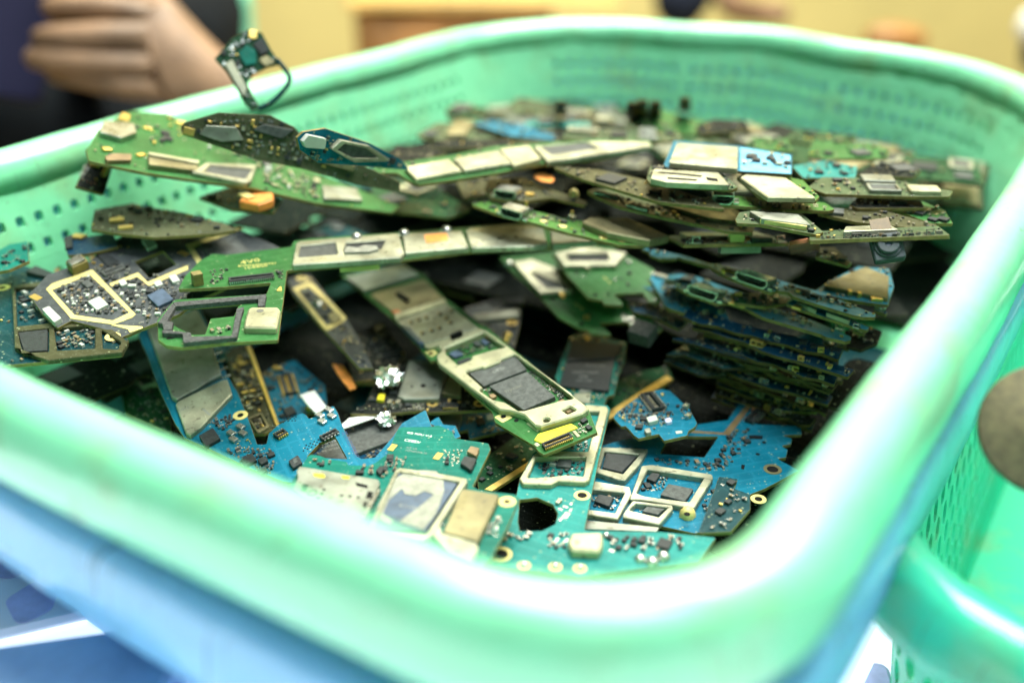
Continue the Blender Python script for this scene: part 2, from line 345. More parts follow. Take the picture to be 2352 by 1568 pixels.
    def caps(s, n, region=None, smin=0.6, smax=1.5, kinds=('cap', 'capgrey', 'capblack', 'silver', 'chip', 'cap', 'chip', 'capblack'), z0=0.0, big=0.12, fr=None, ang0=0, free=False):
        reg = [s.loc(p, 0, fr) for p in region] if region else s.poly2
        x0, x1 = min(p[0] for p in reg), max(p[0] for p in reg); y0, y1 = min(p[1] for p in reg), max(p[1] for p in reg)
        done = []; tries = 0
        while len(done) < n and tries < n*25:
            tries += 1
            p = (s.rng.uniform(x0, x1), s.rng.uniform(y0, y1))
            a = s.rng.uniform(smin, smax); k = s.rng.choice(kinds)
            if s.rng.random() < big: a *= 1.9; k = 'chip' if s.rng.random() < 0.6 else k
            b = a*(0.55 if k != 'chip' else s.rng.uniform(0.7, 1))
            if not inside(p, reg) or any(abs(p[0]-q[0]) < (a+q[2])*0.55 and abs(p[1]-q[1]) < (a+q[2])*0.45 for q in done): continue
            if not free:
                m = a*0.6
                if not all(s.ok((p[0]+dx, p[1]+dy)) for dx, dy in ((0, 0), (m, 0), (-m, 0), (0, m), (0, -m))): continue
            done.append((p[0], p[1], a)); rot = ang0+s.rng.choice((0, 90))
            s.cap(p, k, a, b, min(0.55*a, 0.8) if k != 'silver' else 0.12, rot, z0)
    def ring(s, c, ro=1.6, ri=0.8, m='gold', h=0.12, fr=None):
        x, y = s.loc(c, h, fr); N = 20
        P = [(x+ro*cos(2*pi*i/N), y+ro*sin(2*pi*i/N)) for i in range(N)]; Q = [(x+ri*cos(2*pi*i/N), y+ri*sin(2*pi*i/N)) for i in range(N)]
        o = s.poly('screw_ring', P, h, m, 0, 0, [Q], 0.03, None, 'mm')
        me = prism(Q, [], 0, 0.02, 0, 0, False); me.materials.append(MATS['hole']); link('screw_hole', me, o); return o
    def dot(s, c, r=0.7, m='hole', z=0.02, name='drill_hole', parent=None, fr=None, sy=1):
        x, y = s.loc(c, z, fr); N = 14; P = [(x+r*cos(2*pi*i/N), y+sy*r*sin(2*pi*i/N)) for i in range(N)]
        me = prism(P, [], z-0.015, z+0.015, 0, 0, False); me.materials.append(MATS[m]); return link(name, me, parent or s.root)
    def conn(s, a, b, width=2.6, h=1.0, n=14, m='chip', pin='gold', fr=None, z0=0):
        p, q = s.loc(a, z0+h, fr), s.loc(b, z0+h, fr); L = math.dist(p, q); cx, cy = (p[0]+q[0])/2, (p[1]+q[1])/2; ang = math.atan2(q[1]-p[1], q[0]-p[0])
        me = prism([(-L/2, -width/2), (L/2, -width/2), (L/2, width/2), (-L/2, width/2)], [[(-L/2+.5, -width*.22), (L/2-.5, -width*.22), (L/2-.5, width*.22), (-L/2+.5, width*.22)]], 0, h, 0.1, 0.15, False); me.materials.append(MATS[m])
        mw = Matrix.Translation((cx/1000, cy/1000, z0/1000)) @ Matrix.Rotation(ang, 4, 'Z')
        o = link('connector', me, s.root, None, mw)
        pl = boxes([(-L/2+L*(i+.5)/n, sg*width*.5, h*.35, L/n*.5, width*.34, h*.75, 0) for i in range(n) for sg in (-1, 1)]+[(-L/2+L*(i+.5)/n, 0, h*.3, L/n*.5, width*.25, h*.5, 0) for i in range(n)])
        pl.materials.append(MATS[pin]); link('pin_row', pl, o)
        c, sn = cos(ang), sin(ang); s.reg.append(([(cx+u*c-v*sn, cy+u*sn+v*c) for u, v in ((-L/2, -width*.7), (L/2, -width*.7), (L/2, width*.7), (-L/2, width*.7))], []))
        return o
    def text(s, body, a, b, m='mark', h=0.0, parent=None, fr=None, vs=1.0):
        me = textmesh(body); xs = [v.co.x for v in me.vertices]
        if not xs: return
        z = h+0.025
        p, q = s.loc(a, z, fr), s.loc(b, z, fr); L = math.dist(p, q); k = L/(max(xs)-min(xs)); ang = math.atan2(q[1]-p[1], q[0]-p[0])
        me.materials.clear(); me.materials.append(MATS[m])
        mw = Matrix.Translation((p[0]/1000, p[1]/1000, z/1000)) @ Matrix.Rotation(ang, 4, 'Z') @ Matrix.Diagonal((k/1000, k*vs/1000, 1, 1))
        return link('printed_marking', me, parent or s.root, None, mw)
    def usb(s, c, ang=0, W=7.6, H=2.7, dep=5.2, z0=0.05, fr=None, m='steel'):
        """micro-USB receptacle, mouth towards local -v"""
        x, y = s.loc(c, z0, fr)
        def prof(k, g): return [(-W/2+g+1.1*k, g), (W/2-g-1.1*k, g), (W/2-g, 1.2), (W/2-g, H-.35), (W/2-g-.35, H-g), (-W/2+g+.35, H-g), (-W/2+g, H-.35), (-W/2+g, 1.2)]
        A, B = prof(1, 0), prof(1, .32); vs = []; fs = []; n = len(A)
        for P, yy in ((A, dep), (A, 0), (B, 0), (B, dep-.6)): vs += [(px/1000, yy/1000, pz/1000) for px, pz in P]
        for k in range(3):
            for i in range(n):
                j = (i+1) % n; fs.append((k*n+i, k*n+j, (k+1)*n+j, (k+1)*n+i))
        fs.append(tuple(range(3*n, 4*n))); fs.append(tuple(range(n))[::-1])
        me = bpy.data.meshes.new('m'); me.from_pydata(vs, [], fs); me.update(); me.materials.append(MATS[m])
        bm = bmesh.new(); bm.from_mesh(me); bmesh.ops.recalc_face_normals(bm, faces=bm.faces); bm.to_mesh(me); bm.free()
        mw = Matrix.Translation((x/1000, y/1000, z0/1000)) @ Matrix.Rotation(radians(ang), 4, 'Z')
        o = link('usb_port', me, s.root, None, mw)
        tm = boxes([(0, dep/2+.3, H*.5, W*.55, dep-1.2, .55, 0)]); tm.materials.append(MATS['chip']); link('contact_tongue', tm, o)
        fl = boxes([(-W/2-.7, 1.3, .3, 1.4, 1.2, .5, 0), (W/2+.7, 1.3, .3, 1.4, 1.2, .5, 0), (-W/2-.7, 3.9, .3, 1.4, 1.1, .5, 0), (W/2+.7, 3.9, .3, 1.4, 1.1, .5, 0)]); fl.materials.append(MATS['silver']); link('solder_tab', fl, o)
        s.reg.append(([(x-W/2-1, y-1), (x+W/2+1, y-1), (x+W/2+1, y+dep), (x-W/2-1, y+dep)], [])); return o
    def clip(s, c, ang=0, sc=1.0, m='silver', z0=0, fr=None):
        """bent spring contact"""
        x, y = s.loc(c, z0, fr); me = boxes([(0, 0, .15, 2.2*sc, 1.5*sc, .3, 0), (-.9*sc, 0, .8*sc, .25, 1.4*sc, 1.4*sc, 0), (0, 0, 1.5*sc, 2.0*sc, 1.2*sc, .22, 0), (.8*sc, 0, 1.2*sc, .25, 1.0*sc, .7*sc, 0)])
        me.materials.append(MATS[m]); return link('spring_contact', me, s.root, None, Matrix.Translation((x/1000, y/1000, z0/1000)) @ Matrix.Rotation(radians(ang), 4, 'Z'))
    def shieldbox(s, u0, u1, v0, v1, kind, h=1.4):
        P = [(u0, v0), (u1, v0), (u1, v1), (u0, v1)]
        if kind == 'window':
            g = min(u1-u0, v1-v0)*.16; o = s.poly('shield_can', P, h, s.rng.choice(('shield', 'cream', 'shieldgrey')), 0, .6, [[(u0+g, v0+g), (u1-g, v0+g), (u1-g, v1-g), (u0+g, v1-g)]], .2, None, 'mm', False)
            s.poly('chip', [(u0+g*1.15, v0+g*1.15), (u1-g*1.15, v0+g*1.15), (u1-g*1.15, v1-g*1.15), (u0+g*1.15, v1-g*1.15)], h*.75, s.rng.choice(('chip', 'chipgrey')), 0, .1, (), .06, None, 'mm', False); s.reg.append((P, []))
        elif kind in ('shield', 'shieldgrey', 'cream', 'tan'):
            o = s.poly('shield_can', P, h, kind, 0, .6, (), .25, None, 'mm')
            for k in range(s.rng.randint(0, 3)):
                s.dot((s.rng.uniform(u0+1.5, u1-1.5), s.rng.uniform(v0+1.2, v1-1.2)), s.rng.uniform(.25, .6), 'markdark', h+.02, 'vent_hole', o, 'mm')
        else:
            s.poly('chip', P, h*.75, kind, 0, .15, (), .08, None, 'mm')
    def auto(s, dens=1.0, caps=14, seed=None, metal=0.6, cell=(8, 17), cream=False):
        """lay out shields, chips and passives over the board"""
        r = s.rng; u0, u1, v0, v1 = s.bb; u = u0+1.2
        while u < u1-4:
            L = r.uniform(*cell); ue = min(u+L, u1-1.0)
            rows = [(v0+1.0, v1-1.0)] if (v1-v0) < 14 or r.random() < .3 else [(v0+1.0, v0+(v1-v0)*.48), (v0+(v1-v0)*.53, v1-1.0)]
            for a, b in rows:
                if r.random() > dens: continue
                q = r.random(); g = r.uniform(0, 1.2)
                kind = ('window' if q < metal*.4 else r.choice(('shield', 'shieldgrey', 'cream', 'tan') if not cream else ('cream', 'cream', 'shield'))) if q < metal else r.choice(('chip', 'chipgrey'))
                if kind in ('chip', 'chipgrey'):
                    c = (u+ue)/2; d = min(ue-u, b-a)*r.uniform(.5, .8)/2; bx = (c-d, c+d, (a+b)/2-d, (a+b)/2+d); hh = 1.1
                else: bx = (u+g, ue-.5, a+g*.6, b-g*.6); hh = r.uniform(1.1, 1.7)
                if bx[1]-bx[0] < 2 or bx[3]-bx[2] < 2: continue
                if all(s.ok((bx[0]+(bx[1]-bx[0])*i/3, bx[2]+(bx[3]-bx[2])*j/3)) for i in range(4) for j in range(4)): s.shieldbox(*bx, kind, hh)
            u = ue+r.uniform(.6, 2.2)
        if caps: s.caps(caps, None, .7, 1.7)
    def dims(s): return s.bb[1]-s.bb[0], s.bb[3]-s.bb[2]
# ------------------------------------------------------------------ baskets
NPT = Vector((0.02023694, 0.0977796, 0)); TH = radians(30+3.2); E1 = Vector((sin(TH), cos(TH), 0)); E2 = Vector((-cos(TH), sin(TH), 0))
def bpt(a, b, z): return NPT+E1*(a/1000)+E2*(b/1000)+Vector((0, 0, z/1000))
def to_basket(P): d = P-NPT; return d.dot(E1)*1000, d.dot(E2)*1000
def path_fn(a0, a1, b0, b1, R, bows=(1.5, 11, 2, 2.2)):
    """parameter -> (position, outward normal) on a rounded rectangle; each side and corner is addressed separately"""
    R0, R1, R2, R3 = R if isinstance(R, tuple) else (R,)*4
    cor = [(a1-R0, b0+R0, -90, R0), (a1-R1, b1-R1, 0, R1), (a0+R2, b1-R2, 90, R2), (a0+R3, b0+R3, 180, R3)]
    sides = [((a0+R3, b0), (a1-R0, b0), (0, -1)), ((a1, b0+R0), (a1, b1-R1), (1, 0)), ((a1-R1, b1), (a0+R2, b1), (0, 1)), ((a0, b1-R2), (a0, b0+R3), (-1, 0))]
    def side(k, t): (x0, y0), (x1, y1), n = sides[k]; q = bows[k]*sin(pi*t)**1.5; return (x0+(x1-x0)*t+n[0]*q, y0+(y1-y0)*t+n[1]*q), n
    def corner(k, t):
        cx, cy, g, Rk = cor[k]; g = radians(g+90*t); n = (cos(g), sin(g)); return (cx+Rk*n[0], cy+Rk*n[1]), n
    return side, corner, [math.dist(*q[:2]) for q in sides]
def make_basket(name, label, box, z, mname, R=(95, 78, 60, 30), wall_h=74, taper=0.25, hole=(2.9, 3.3, 6.4, 8.0), oval=False, rows=5, group=None, rimw=1.0, first=14, lip=0):
    root = empty(name, bpt((box[0]+box[1])/2, (box[2]+box[3])/2, z-wall_h)); tag(root, label, 'basket', group)
    side, corner, SL = path_fn(*box, R); base = root.location.copy()
    m = MATS[mname]
    def W(o, zz, pn):
        (x, y), n = pn; return tuple(bpt(x+n[0]*o, y+n[1]*o, z+zz)-base)
    # rim: swept profile (outward offset, height)
    prof = [(-0.4, -9), (0, -4), (0.6, -1.2), (2.2, 0.9), (4.5, 2.0), (7.0, 2.3), (9.6, 1.7), (11.6, 0.2), (12.9, -2.2), (13.6, -5.2), (13.9, -9), (13.9, -13.05), (13.3, -13.6), (12.2, -13.2), (12.0, -7), (10, -1.8), (6, -.5), (3, -2), (2.2, -9)]
    prof = [(o*rimw, q-(lip if q < -13 else lip*.5 if q < -8.9 and o > 12.5 else 0)) for o, q in prof]
    ring = []
    for k in range(4):
        n = max(8, int(SL[k]/9))
        ring += [side(k, i/n) for i in range(n)]; ring += [corner(k, i/14) for i in range(14)]
    vs = []; fs = []; n = len(prof)
    for j, pn in enumerate(ring):
        wob = 0.5*sin(j*.7)+0.3*sin(j*1.9+1)
        vs += [W(o+wob*.35, q+wob*.3, pn) for o, q in prof]
    N = len(ring)
    for j in range(N):
        for i in range(n):
            a, b = j*n+i, j*n+(i+1) % n; c, d = ((j+1) % N)*n+(i+1) % n, ((j+1) % N)*n+i; fs.append((a, d, c, b))
    me = bpy.data.meshes.new('rim'); me.from_pydata(vs, [], fs); me.polygons.foreach_set('use_smooth', [True]*len(fs)); me.update()
    bm = bmesh.new(); bm.from_mesh(me); bmesh.ops.recalc_face_normals(bm, faces=bm.faces); bm.to_mesh(me); bm.free()
    me.materials.append(m); link('rim', me, root)
    # wall: cells with real openings
    hw, hh, pit, row = hole; th = 2.2; vs = []; fs = []
    def off(zz): return -(-zz-8)*taper
    def P(pn, zz, out): return W(off(zz)+(th if out else 0), zz, pn)
    def quad(pts): b = len(vs); vs.extend(pts); fs.append(tuple(range(b, b+4)))
    def cellquads(g0, g1, fn, za, zb, hol):
        # fn(g) gives a path point; g0..g1 along, za > zb
        if not hol:
            quad([P(fn(g0), za, 0), P(fn(g0), zb, 0), P(fn(g1), zb, 0), P(fn(g1), za, 0)]); quad([P(fn(g0), za, 1), P(fn(g1), za, 1), P(fn(g1), zb, 1), P(fn(g0), zb, 1)]); return
        n = 12; gc, zc = (g0+g1)/2, (za+zb)/2; du = (g1-g0); ins = []; outs = []
        for i in range(n):
            t = 2*pi*(i+.5)/n; c, s = cos(t), sin(t)
            k = 1 if oval else (abs(c)**5+abs(s)**5)**(-.2)
            ins.append((gc+c*k*hw/pit*du/2, zc+s*k*hh/2)); q = 1/max(abs(c), abs(s)); outs.append((gc+c*q*du/2, zc+s*q*(za-zb)/2))
        corners = {1: (g1, za), 4: (g0, za), 7: (g0, zb), 10: (g1, zb)}
        for i in range(n):
            j = (i+1) % n
            for o in (0, 1):
                pts = [P(fn(g), q, o) for g, q in (outs[i], outs[j], ins[j], ins[i])]; quad(pts[::-1] if o == 0 else pts)
                if i in corners:
                    b = len(vs); vs.extend([P(fn(outs[i][0]), outs[i][1], o), P(fn(corners[i][0]), corners[i][1], o), P(fn(outs[j][0]), outs[j][1], o)]); fs.append((b, b+1, b+2))
            quad([P(fn(ins[i][0]), ins[i][1], 0), P(fn(ins[j][0]), ins[j][1], 0), P(fn(ins[j][0]), ins[j][1], 1), P(fn(ins[i][0]), ins[i][1], 1)])
    zs = [(-8.0, -float(first), False)]; zz = -float(first)
    for r_ in range(rows):
        zs.append((zz, zz-row, True)); zz -= row
        if (not oval) and r_ % 2 == 1: zs.append((zz, zz-1.5, False)); zz -= 1.5
    zs.append((zz, -float(wall_h), False))
    for k in range(4):
        cnt = max(1, int((SL[k]-4)/pit)); pad = (SL[k]-cnt*pit)/2/SL[k]; fn = lambda g, k=k: side(k, g)
        for ri, (za, zb, hr) in enumerate(zs):
            if not hr: [cellquads(i/8, (i+1)/8, fn, za, zb, False) for i in range(8)]; continue
            sh = (pit/SL[k]*.5 if (oval and ri % 2) else 0); g = pad+sh; cellquads(0, g, fn, za, zb, False)
            m_ = cnt-(1 if sh else 0)
            for i in range(m_): cellquads(g, g+pit/SL[k], fn, za, zb, True); g += pit/SL[k]
            cellquads(g, 1, fn, za, zb, False)
        for za, zb, hr in zs:
            cf = lambda g, k=k: corner(k, g)
            if oval and hr:
                c5 = max(2, int(45*1.57/pit))
                for i in range(c5): cellquads(i/c5, (i+1)/c5, cf, za, zb, True)
            elif hr and k < 2 and isinstance(R, tuple):      # the end panel's openings run on round its two big corners
                t0, t1 = ((.42, 1), (0, .55))[k]; c5 = int(R[k]*1.57*(t1-t0)/pit)
                for i in range(c5): cellquads(t0+(t1-t0)*i/c5, t0+(t1-t0)*(i+1)/c5, cf, za, zb, True)
                for g0, g1 in ((0, t0), (t1, 1)):
                    for i in range(6): 
                        if g1 > g0: cellquads(g0+(g1-g0)*i/6, g0+(g1-g0)*(i+1)/6, cf, za, zb, False)
            else:
                for i in range(10): cellquads(i/10, (i+1)/10, cf, za, zb, False)
    me = bpy.data.meshes.new('wall'); me.from_pydata(vs, [], fs); me.update(); me.materials.append(m); link('wall', me, root)
    o = off(-wall_h); pts = []
    for k in range(4):
        pts += [side(k, 0), side(k, 1)]+[corner(k, i/8) for i in range(1, 8)]
    lo = [W(o+th-.05, -wall_h, p) for p in pts]; hi = [W(o, -wall_h+2.5, p) for p in pts]; n = len(pts)
    me = bpy.data.meshes.new('floor'); me.from_pydata(lo+hi, [], [tuple(range(n))[::-1], tuple(range(n, 2*n))]+[(i, (i+1) % n, n+(i+1) % n, n+i) for i in range(n)]); me.update(); me.materials.append(m); link('bottom', me, root)
    return root
MAINBOX = (-0.2, 379, 1.0, 251)
make_basket('plastic_basket', 'mint green plastic basket filled with a heap of circuit boards', MAINBOX, -0.7, 'mint')
bb = make_basket('plastic_basket', 'light blue plastic basket nested beneath the mint green one, its rim showing at lower left', (-1.0, 381.5, 3.5, 253.5), -15.6, 'bluebasket', wall_h=61, taper=0.24, hole=(4.6, 5.0, 7.0, 7.0), rows=4, first=24, lip=5, rimw=.93)
bb.rotation_euler = Matrix.Rotation(radians(3.2), 3, E1).to_euler(); bb.location.z -= .0022
make_basket('plastic_basket', 'green basket with oval slots holding a tan disc, right of the full basket', (80, 460, -262, -8), -41, 'mintsecond', R=38, hole=(4.8, 7.4, 8.4, 8.4), oval=True, rows=7, first=12, wall_h=85, taper=.12)
# tan disc standing in the right basket
tc_ = atd(2420, 985, 0.205); N = 40; vs = []; fs = []
prof = [(0, 1.2), (6, 1.2), (7, .6), (22.2, .6), (23, 0.3), (23.4, -.6), (23, -1.8), (20, -2.2), (0, -2.2)]
for i in range(N):
    g = 2*pi*i/N; vs += [(r*cos(g)/1000, r*sin(g)/1000, q/1000) for r, q in prof]
n = len(prof)
for i in range(N):
    for j in range(n-1): a = i*n+j; b = ((i+1) % N)*n+j; fs.append((a, b, b+1, a+1))
me = bpy.data.meshes.new('disc'); me.from_pydata(vs, [], fs); me.polygons.foreach_set('use_smooth', [True]*len(fs)); me.update()
mat('tandisc', (0.125, 0.105, 0.05), 0.75, var=0.35, scale=260, bump=0.5); me.materials.append(MATS['tandisc'])
disc = empty('tan_disc', tc_); nrm = (Vector((-0.33, -0.62, 0.72))).normalized()
face = link('face', me, disc); face.rotation_euler = nrm.to_track_quat('Z', 'Y').to_euler(); face.scale = (.60, .60, .8)
sl_ = (tc_.z+.126)*1000-3; me = prism([(9+1.4*cos(2*pi*i/20), 3+1.4*sin(2*pi*i/20)) for i in range(20)], [], -sl_-2, -2, .4); me.materials.append(MATS['tandisc']); link('stem', me, disc)
tag(disc, 'round tan disc with a dusty face leaning in the right-hand basket', 'disc')
# ------------------------------------------------------------------ table, floor, back wall and the room behind
def slab(name, x0, x1, y0, y1, z0, z1, m, parent=None):
    me = prism([(x0*1000, y0*1000), (x1*1000, y0*1000), (x1*1000, y1*1000), (x0*1000, y1*1000)], [], z0*1000, z1*1000, 3, 4); me.materials.append(MATS[m]); return link(name, me, parent)
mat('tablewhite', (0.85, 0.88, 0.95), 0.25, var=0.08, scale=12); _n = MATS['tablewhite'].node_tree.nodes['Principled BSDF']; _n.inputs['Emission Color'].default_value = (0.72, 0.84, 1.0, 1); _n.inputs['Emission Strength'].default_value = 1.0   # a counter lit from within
mat('yellowwall', (0.86, 0.74, 0.32), 0.8, var=0.08, scale=3); mat('floor', (0.42, 0.33, 0.15), 0.6, var=0.15, scale=5)
mat('bluebox', (0.42, 0.60, 0.95), 0.3, var=0.25, scale=25); mat('cardwhite', (0.85, 0.87, 0.92), 0.4); mat('wood', (0.42, 0.20, 0.06), 0.45, var=0.4, scale=14); mat('woodtop', (0.72, 0.46, 0.14), 0.4, var=0.25, scale=12)
mat('navycloth', (0.012, 0.017, 0.035), 0.9, var=0.4, scale=60, bump=0.3); mat('blackcloth', (0.006, 0.008, 0.010), 0.85, var=0.4, scale=50, bump=0.3); mat('skin', (0.27, 0.155, 0.085), 0.55, var=0.4, scale=40, bump=0.2, bscale=300)
mat('device', (0.006, 0.006, 0.03), 0.8); mat('lilac', (0.58, 0.56, 0.82), 0.5, var=0.3, scale=60); mat('whitecloth', (0.78, 0.78, 0.74), 0.8)
TZ = -0.078
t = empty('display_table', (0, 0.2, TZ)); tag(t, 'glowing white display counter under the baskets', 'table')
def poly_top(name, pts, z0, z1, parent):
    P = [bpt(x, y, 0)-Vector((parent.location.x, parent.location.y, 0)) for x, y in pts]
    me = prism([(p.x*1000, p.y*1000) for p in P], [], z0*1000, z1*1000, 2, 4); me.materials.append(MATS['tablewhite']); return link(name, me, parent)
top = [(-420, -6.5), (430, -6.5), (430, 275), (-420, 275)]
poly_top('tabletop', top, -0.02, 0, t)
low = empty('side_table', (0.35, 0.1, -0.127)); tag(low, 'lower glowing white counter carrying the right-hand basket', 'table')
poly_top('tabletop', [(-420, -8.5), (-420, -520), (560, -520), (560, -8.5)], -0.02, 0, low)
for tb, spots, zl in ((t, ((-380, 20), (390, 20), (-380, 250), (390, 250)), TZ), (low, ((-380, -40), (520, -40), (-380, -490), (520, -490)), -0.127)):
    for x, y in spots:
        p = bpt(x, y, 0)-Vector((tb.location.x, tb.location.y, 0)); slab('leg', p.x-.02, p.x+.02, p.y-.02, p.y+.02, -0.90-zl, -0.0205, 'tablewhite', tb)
fl = slab('floor', -4, 4, -2, 2.62, -0.92, -0.90, 'floor'); fl['kind'] = 'structure'
wl = slab('wall', -4, 4, 2.6, 2.7, -0.90, 1.8, 'yellowwall'); tag(wl, 'plain yellow wall behind everything', 'wall')
# things on the table at lower left
def flatbox(name, label, cat, pts, h, m, z=TZ, extra=None, r=6):
    P = [at(x, y, z+h) for x, y in pts]; c = sum(P, Vector())/len(P)
    me = prism([((p.x-c.x)*1000, (p.y-c.y)*1000) for p in P], [], 0, h*1000, 1.2, r); me.materials.append(MATS[m])
    o = link(name, me); o.location = (c.x, c.y, z+0.0004); tag(o, label, cat); return o
flatbox('flat_box', 'glossy blue box lying on the white table below the blue basket', 'box', [(-260, 1660), (-60, 1490), (330, 1435), (420, 1500), (300, 1700), (-200, 1800)], 0.012, 'bluebox', r=3)
card = flatbox('printed_card', 'white card with two lilac pictures, left of the blue box', 'card', [(-200, 1130), (120, 1180), (330, 1380), (-60, 1470), (-260, 1560)], 0.002, 'cardwhite', r=2)
for pts in ([(0, 1275), (40, 1262), (75, 1285), (40, 1330), (-20, 1325)], [(10, 1380), (80, 1335), (135, 1350), (120, 1400), (40, 1440)]):
    P = [at(x, y, TZ+0.0024)-card.location for x, y in pts]
    me = prism([(p.x*1000, p.y*1000) for p in P], [], 2.02, 2.3, 0, 3, False); me.materials.append(MATS['lilac']); link('printed_picture', me, card)
flatbox('flat_box', 'pale blue box on the white table between the two baskets at lower right', 'box', [(1750, 1720), (1850, 1500), (2040, 1520), (2100, 1720)], 0.012, 'lilac', z=-0.127, r=3)
# wooden desk behind the basket
P0, P1 = atd(815, 60, 1.55), atd(1040, 60, 1.55); zt = atd(900, 40, 1.40).z
dk = empty('wooden_desk', ((P0.x+P1.x)/2, P0.y+.15, -0.90)); tag(dk, 'brown wooden desk with a lighter top behind the far rim', 'desk')
b = dk.location; hx = (P1.x-P0.x)/2; hz = zt-b.z
slab('cabinet', -hx, hx+.15, -.15, .2, 0.0, hz-.012, 'wood', dk); slab('desktop', -hx-.01, hx+.25, -.16, .22, hz-.012, hz, 'woodtop', dk)
slab('drawer', -hx+.02, hx-.02, -.158, -.151, hz-.16, hz-.045, 'wood', dk)
def skinned(name, verts, edges, radii, m, parent=None, root=0, lv=2, loc=(0, 0, 0)):
    me = bpy.data.meshes.new(name); me.from_pydata([tuple(Vector(v)-Vector(loc)) for v in verts], edges, []); me.materials.append(MATS[m])
    o = bpy.data.objects.new(name, me); COL.objects.link(o); o.parent = parent
    if parent is None: o.location = loc
    sk = o.modifiers.new('Skin', 'SKIN'); sk.use_smooth_shade = True
    if not me.skin_vertices: me.skin_vertices.new()
    for i, r_ in enumerate(radii): me.skin_vertices[0].data[i].radius = (r_, r_) if not isinstance(r_, tuple) else r_; me.skin_vertices[0].data[i].use_root = (i == root)
    su = o.modifiers.new('Sub', 'SUBSURF'); su.levels = lv; su.render_levels = lv
    return o
# person at upper left: a hand with curled fingers, wrist running down behind the rim, dark clothes
dH = 0.60
chain = []
V = lambda x, y, d: atd(x, y, d)
verts = [V(395, 120, dH), V(470, 190, dH+.012), V(570, 270, dH+.03), V(690, 350, dH+.05)]; edges = [(0, 1), (1, 2), (2, 3)]; rad = [0.021, 0.022, 0.024, 0.028]
fing = [[(350, 36, -.004), (250, 16, -.016), (140, 14, -.02), (95, 22, -.016)], [(345, 88, -.010), (240, 82, -.022), (120, 88, -.026), (72, 92, -.022)], [(345, 150, -.008), (230, 148, -.02), (110, 138, -.024), (62, 132, -.02)], [(370, 205, -.002), (270, 196, -.012), (170, 176, -.016), (110, 168, -.012)], [(330, -20, .01), (250, -60, .0), (160, -80, -.004), (110, -86, -.004)]]
frad = [(.0105, .0093, .0088, .0072), (.0112, .0098, .0092, .0074), (.0108, .0095, .0088, .007), (.0096, .0084, .0078, .0062), (.0118, .0105, .0095, .008)]
for f, fr_ in zip(fing, frad):
    prev = 0
    for (x, y, dd), r_ in zip(f, fr_): verts.append(V(x, y, dH+dd)); rad.append(r_*.86); edges.append((prev, len(verts)-1)); prev = len(verts)-1
pr = empty('person', (V(500, 330, .8).x, V(500, 330, .8).y, -0.90)); tag(pr, 'person in dark clothes at upper left holding something in one hand', 'person')
skinned('body', verts, edges, rad, 'skin', pr, 0, 2, pr.location)
tv = [V(120, 420, .86), V(150, 120, .95), V(170, -250, 1.05), V(-80, 300, .9), V(-320, 330, .75), V(380, 380, .84), V(560, 330, .80), V(430, 90, .86), V(440, -160, .95), V(-150, -200, 1.0), V(462, 60, .84)]
skinned('dark_clothing', tv, [(0, 1), (1, 2), (0, 3), (3, 4), (0, 5), (5, 6), (1, 7), (7, 8), (2, 9), (0, 10)], [.105, .10, .10, .085, .075, .09, .08, .062, .062, .12, .045], 'blackcloth', pr, 0, 2, pr.location)
me = prism([(-22, -40), (22, -40), (22, 40), (-22, 40)], [], -4, 4, 1.5, 7); me.materials.append(MATS['device'])
dv = link('handheld_device', me); dv.location = V(20, 70, .605); dv.rotation_euler = (1.15, 0.25, 0.3); tag(dv, 'dark blue device held in the fingers at upper left', 'device')
# small blurred things beyond the far rim
def lathe(name, label, cat, c, prof, m, sc=1, loc=None):
    N = 24; vs = []; fs = []; n = len(prof)
    for i in range(N): vs += [(r*cos(2*pi*i/N), r*sin(2*pi*i/N), z) for r, z in prof]
    for i in range(N):
        for j in range(n-1): a = i*n+j; b2 = ((i+1) % N)*n+j; fs.append((a, b2, b2+1, a+1))
    me = bpy.data.meshes.new(name); me.from_pydata(vs, [], fs); me.polygons.foreach_set('use_smooth', [True]*len(fs)); me.update(); me.materials.append(MATS[m])
    o = link(name, me); o.location = c; tag(o, label, cat); return o
mat('mintcup', (0.25, 0.72, 0.48), 0.35)
c = V(545, 40, .9); cup = lathe('plastic_cup', 'mint plastic cup blurred behind the upright little board', 'cup', c-Vector((0, 0, .035)), [(0, 0), (.011, 0), (.013, .02), (.015, .05), (.016, .062), (.0148, .062), (.012, .004), (0, .003)], 'mintcup')
skinned('person', [V(1560, 40, 1.6), V(1575, -60, 1.62), V(1590, -300, 1.7), V(1680, 20, 1.55), V(1760, 30, 1.5), V(1815, 34, 1.48), V(1640, -120, 1.6)], [(0, 1), (1, 2), (1, 6), (6, 3), (3, 4), (4, 5)], [.036, .04, .07, .022, .018, .012, .03], 'skin', None, 1, 2, V(1560, 40, 1.6))
p2 = COL.objects[-1] if COL.objects[-1].name.startswith('person') else [o for o in COL.objects if o.name.startswith('person') and o.type == 'MESH'][-1]
tag(p2, 'person far behind the back rim, only dark trousers and a bare forearm in view', 'person')
skinned('trousers', [V(1545, 60, 1.55), V(1580, -40, 1.57), V(1600, -260, 1.62)], [(0, 1), (1, 2)], [.043, .05, .09], 'navycloth', p2, 0, 2, p2.location)
flatb = empty('cloth_bag', V(2345, 130, 1.25)); tag(flatb, 'white and navy cloth bag blurred beyond the right corner of the rim', 'bag')
skinned('upper_cloth', [V(2330, 70, 1.25), V(2420, 60, 1.25)], [(0, 1)], [.026, .032], 'whitecloth', flatb, 0, 2, flatb.location)
skinned('lower_cloth', [V(2340, 120, 1.25), V(2430, 125, 1.25)], [(0, 1)], [.024, .03], 'navycloth', flatb, 0, 2, flatb.location)
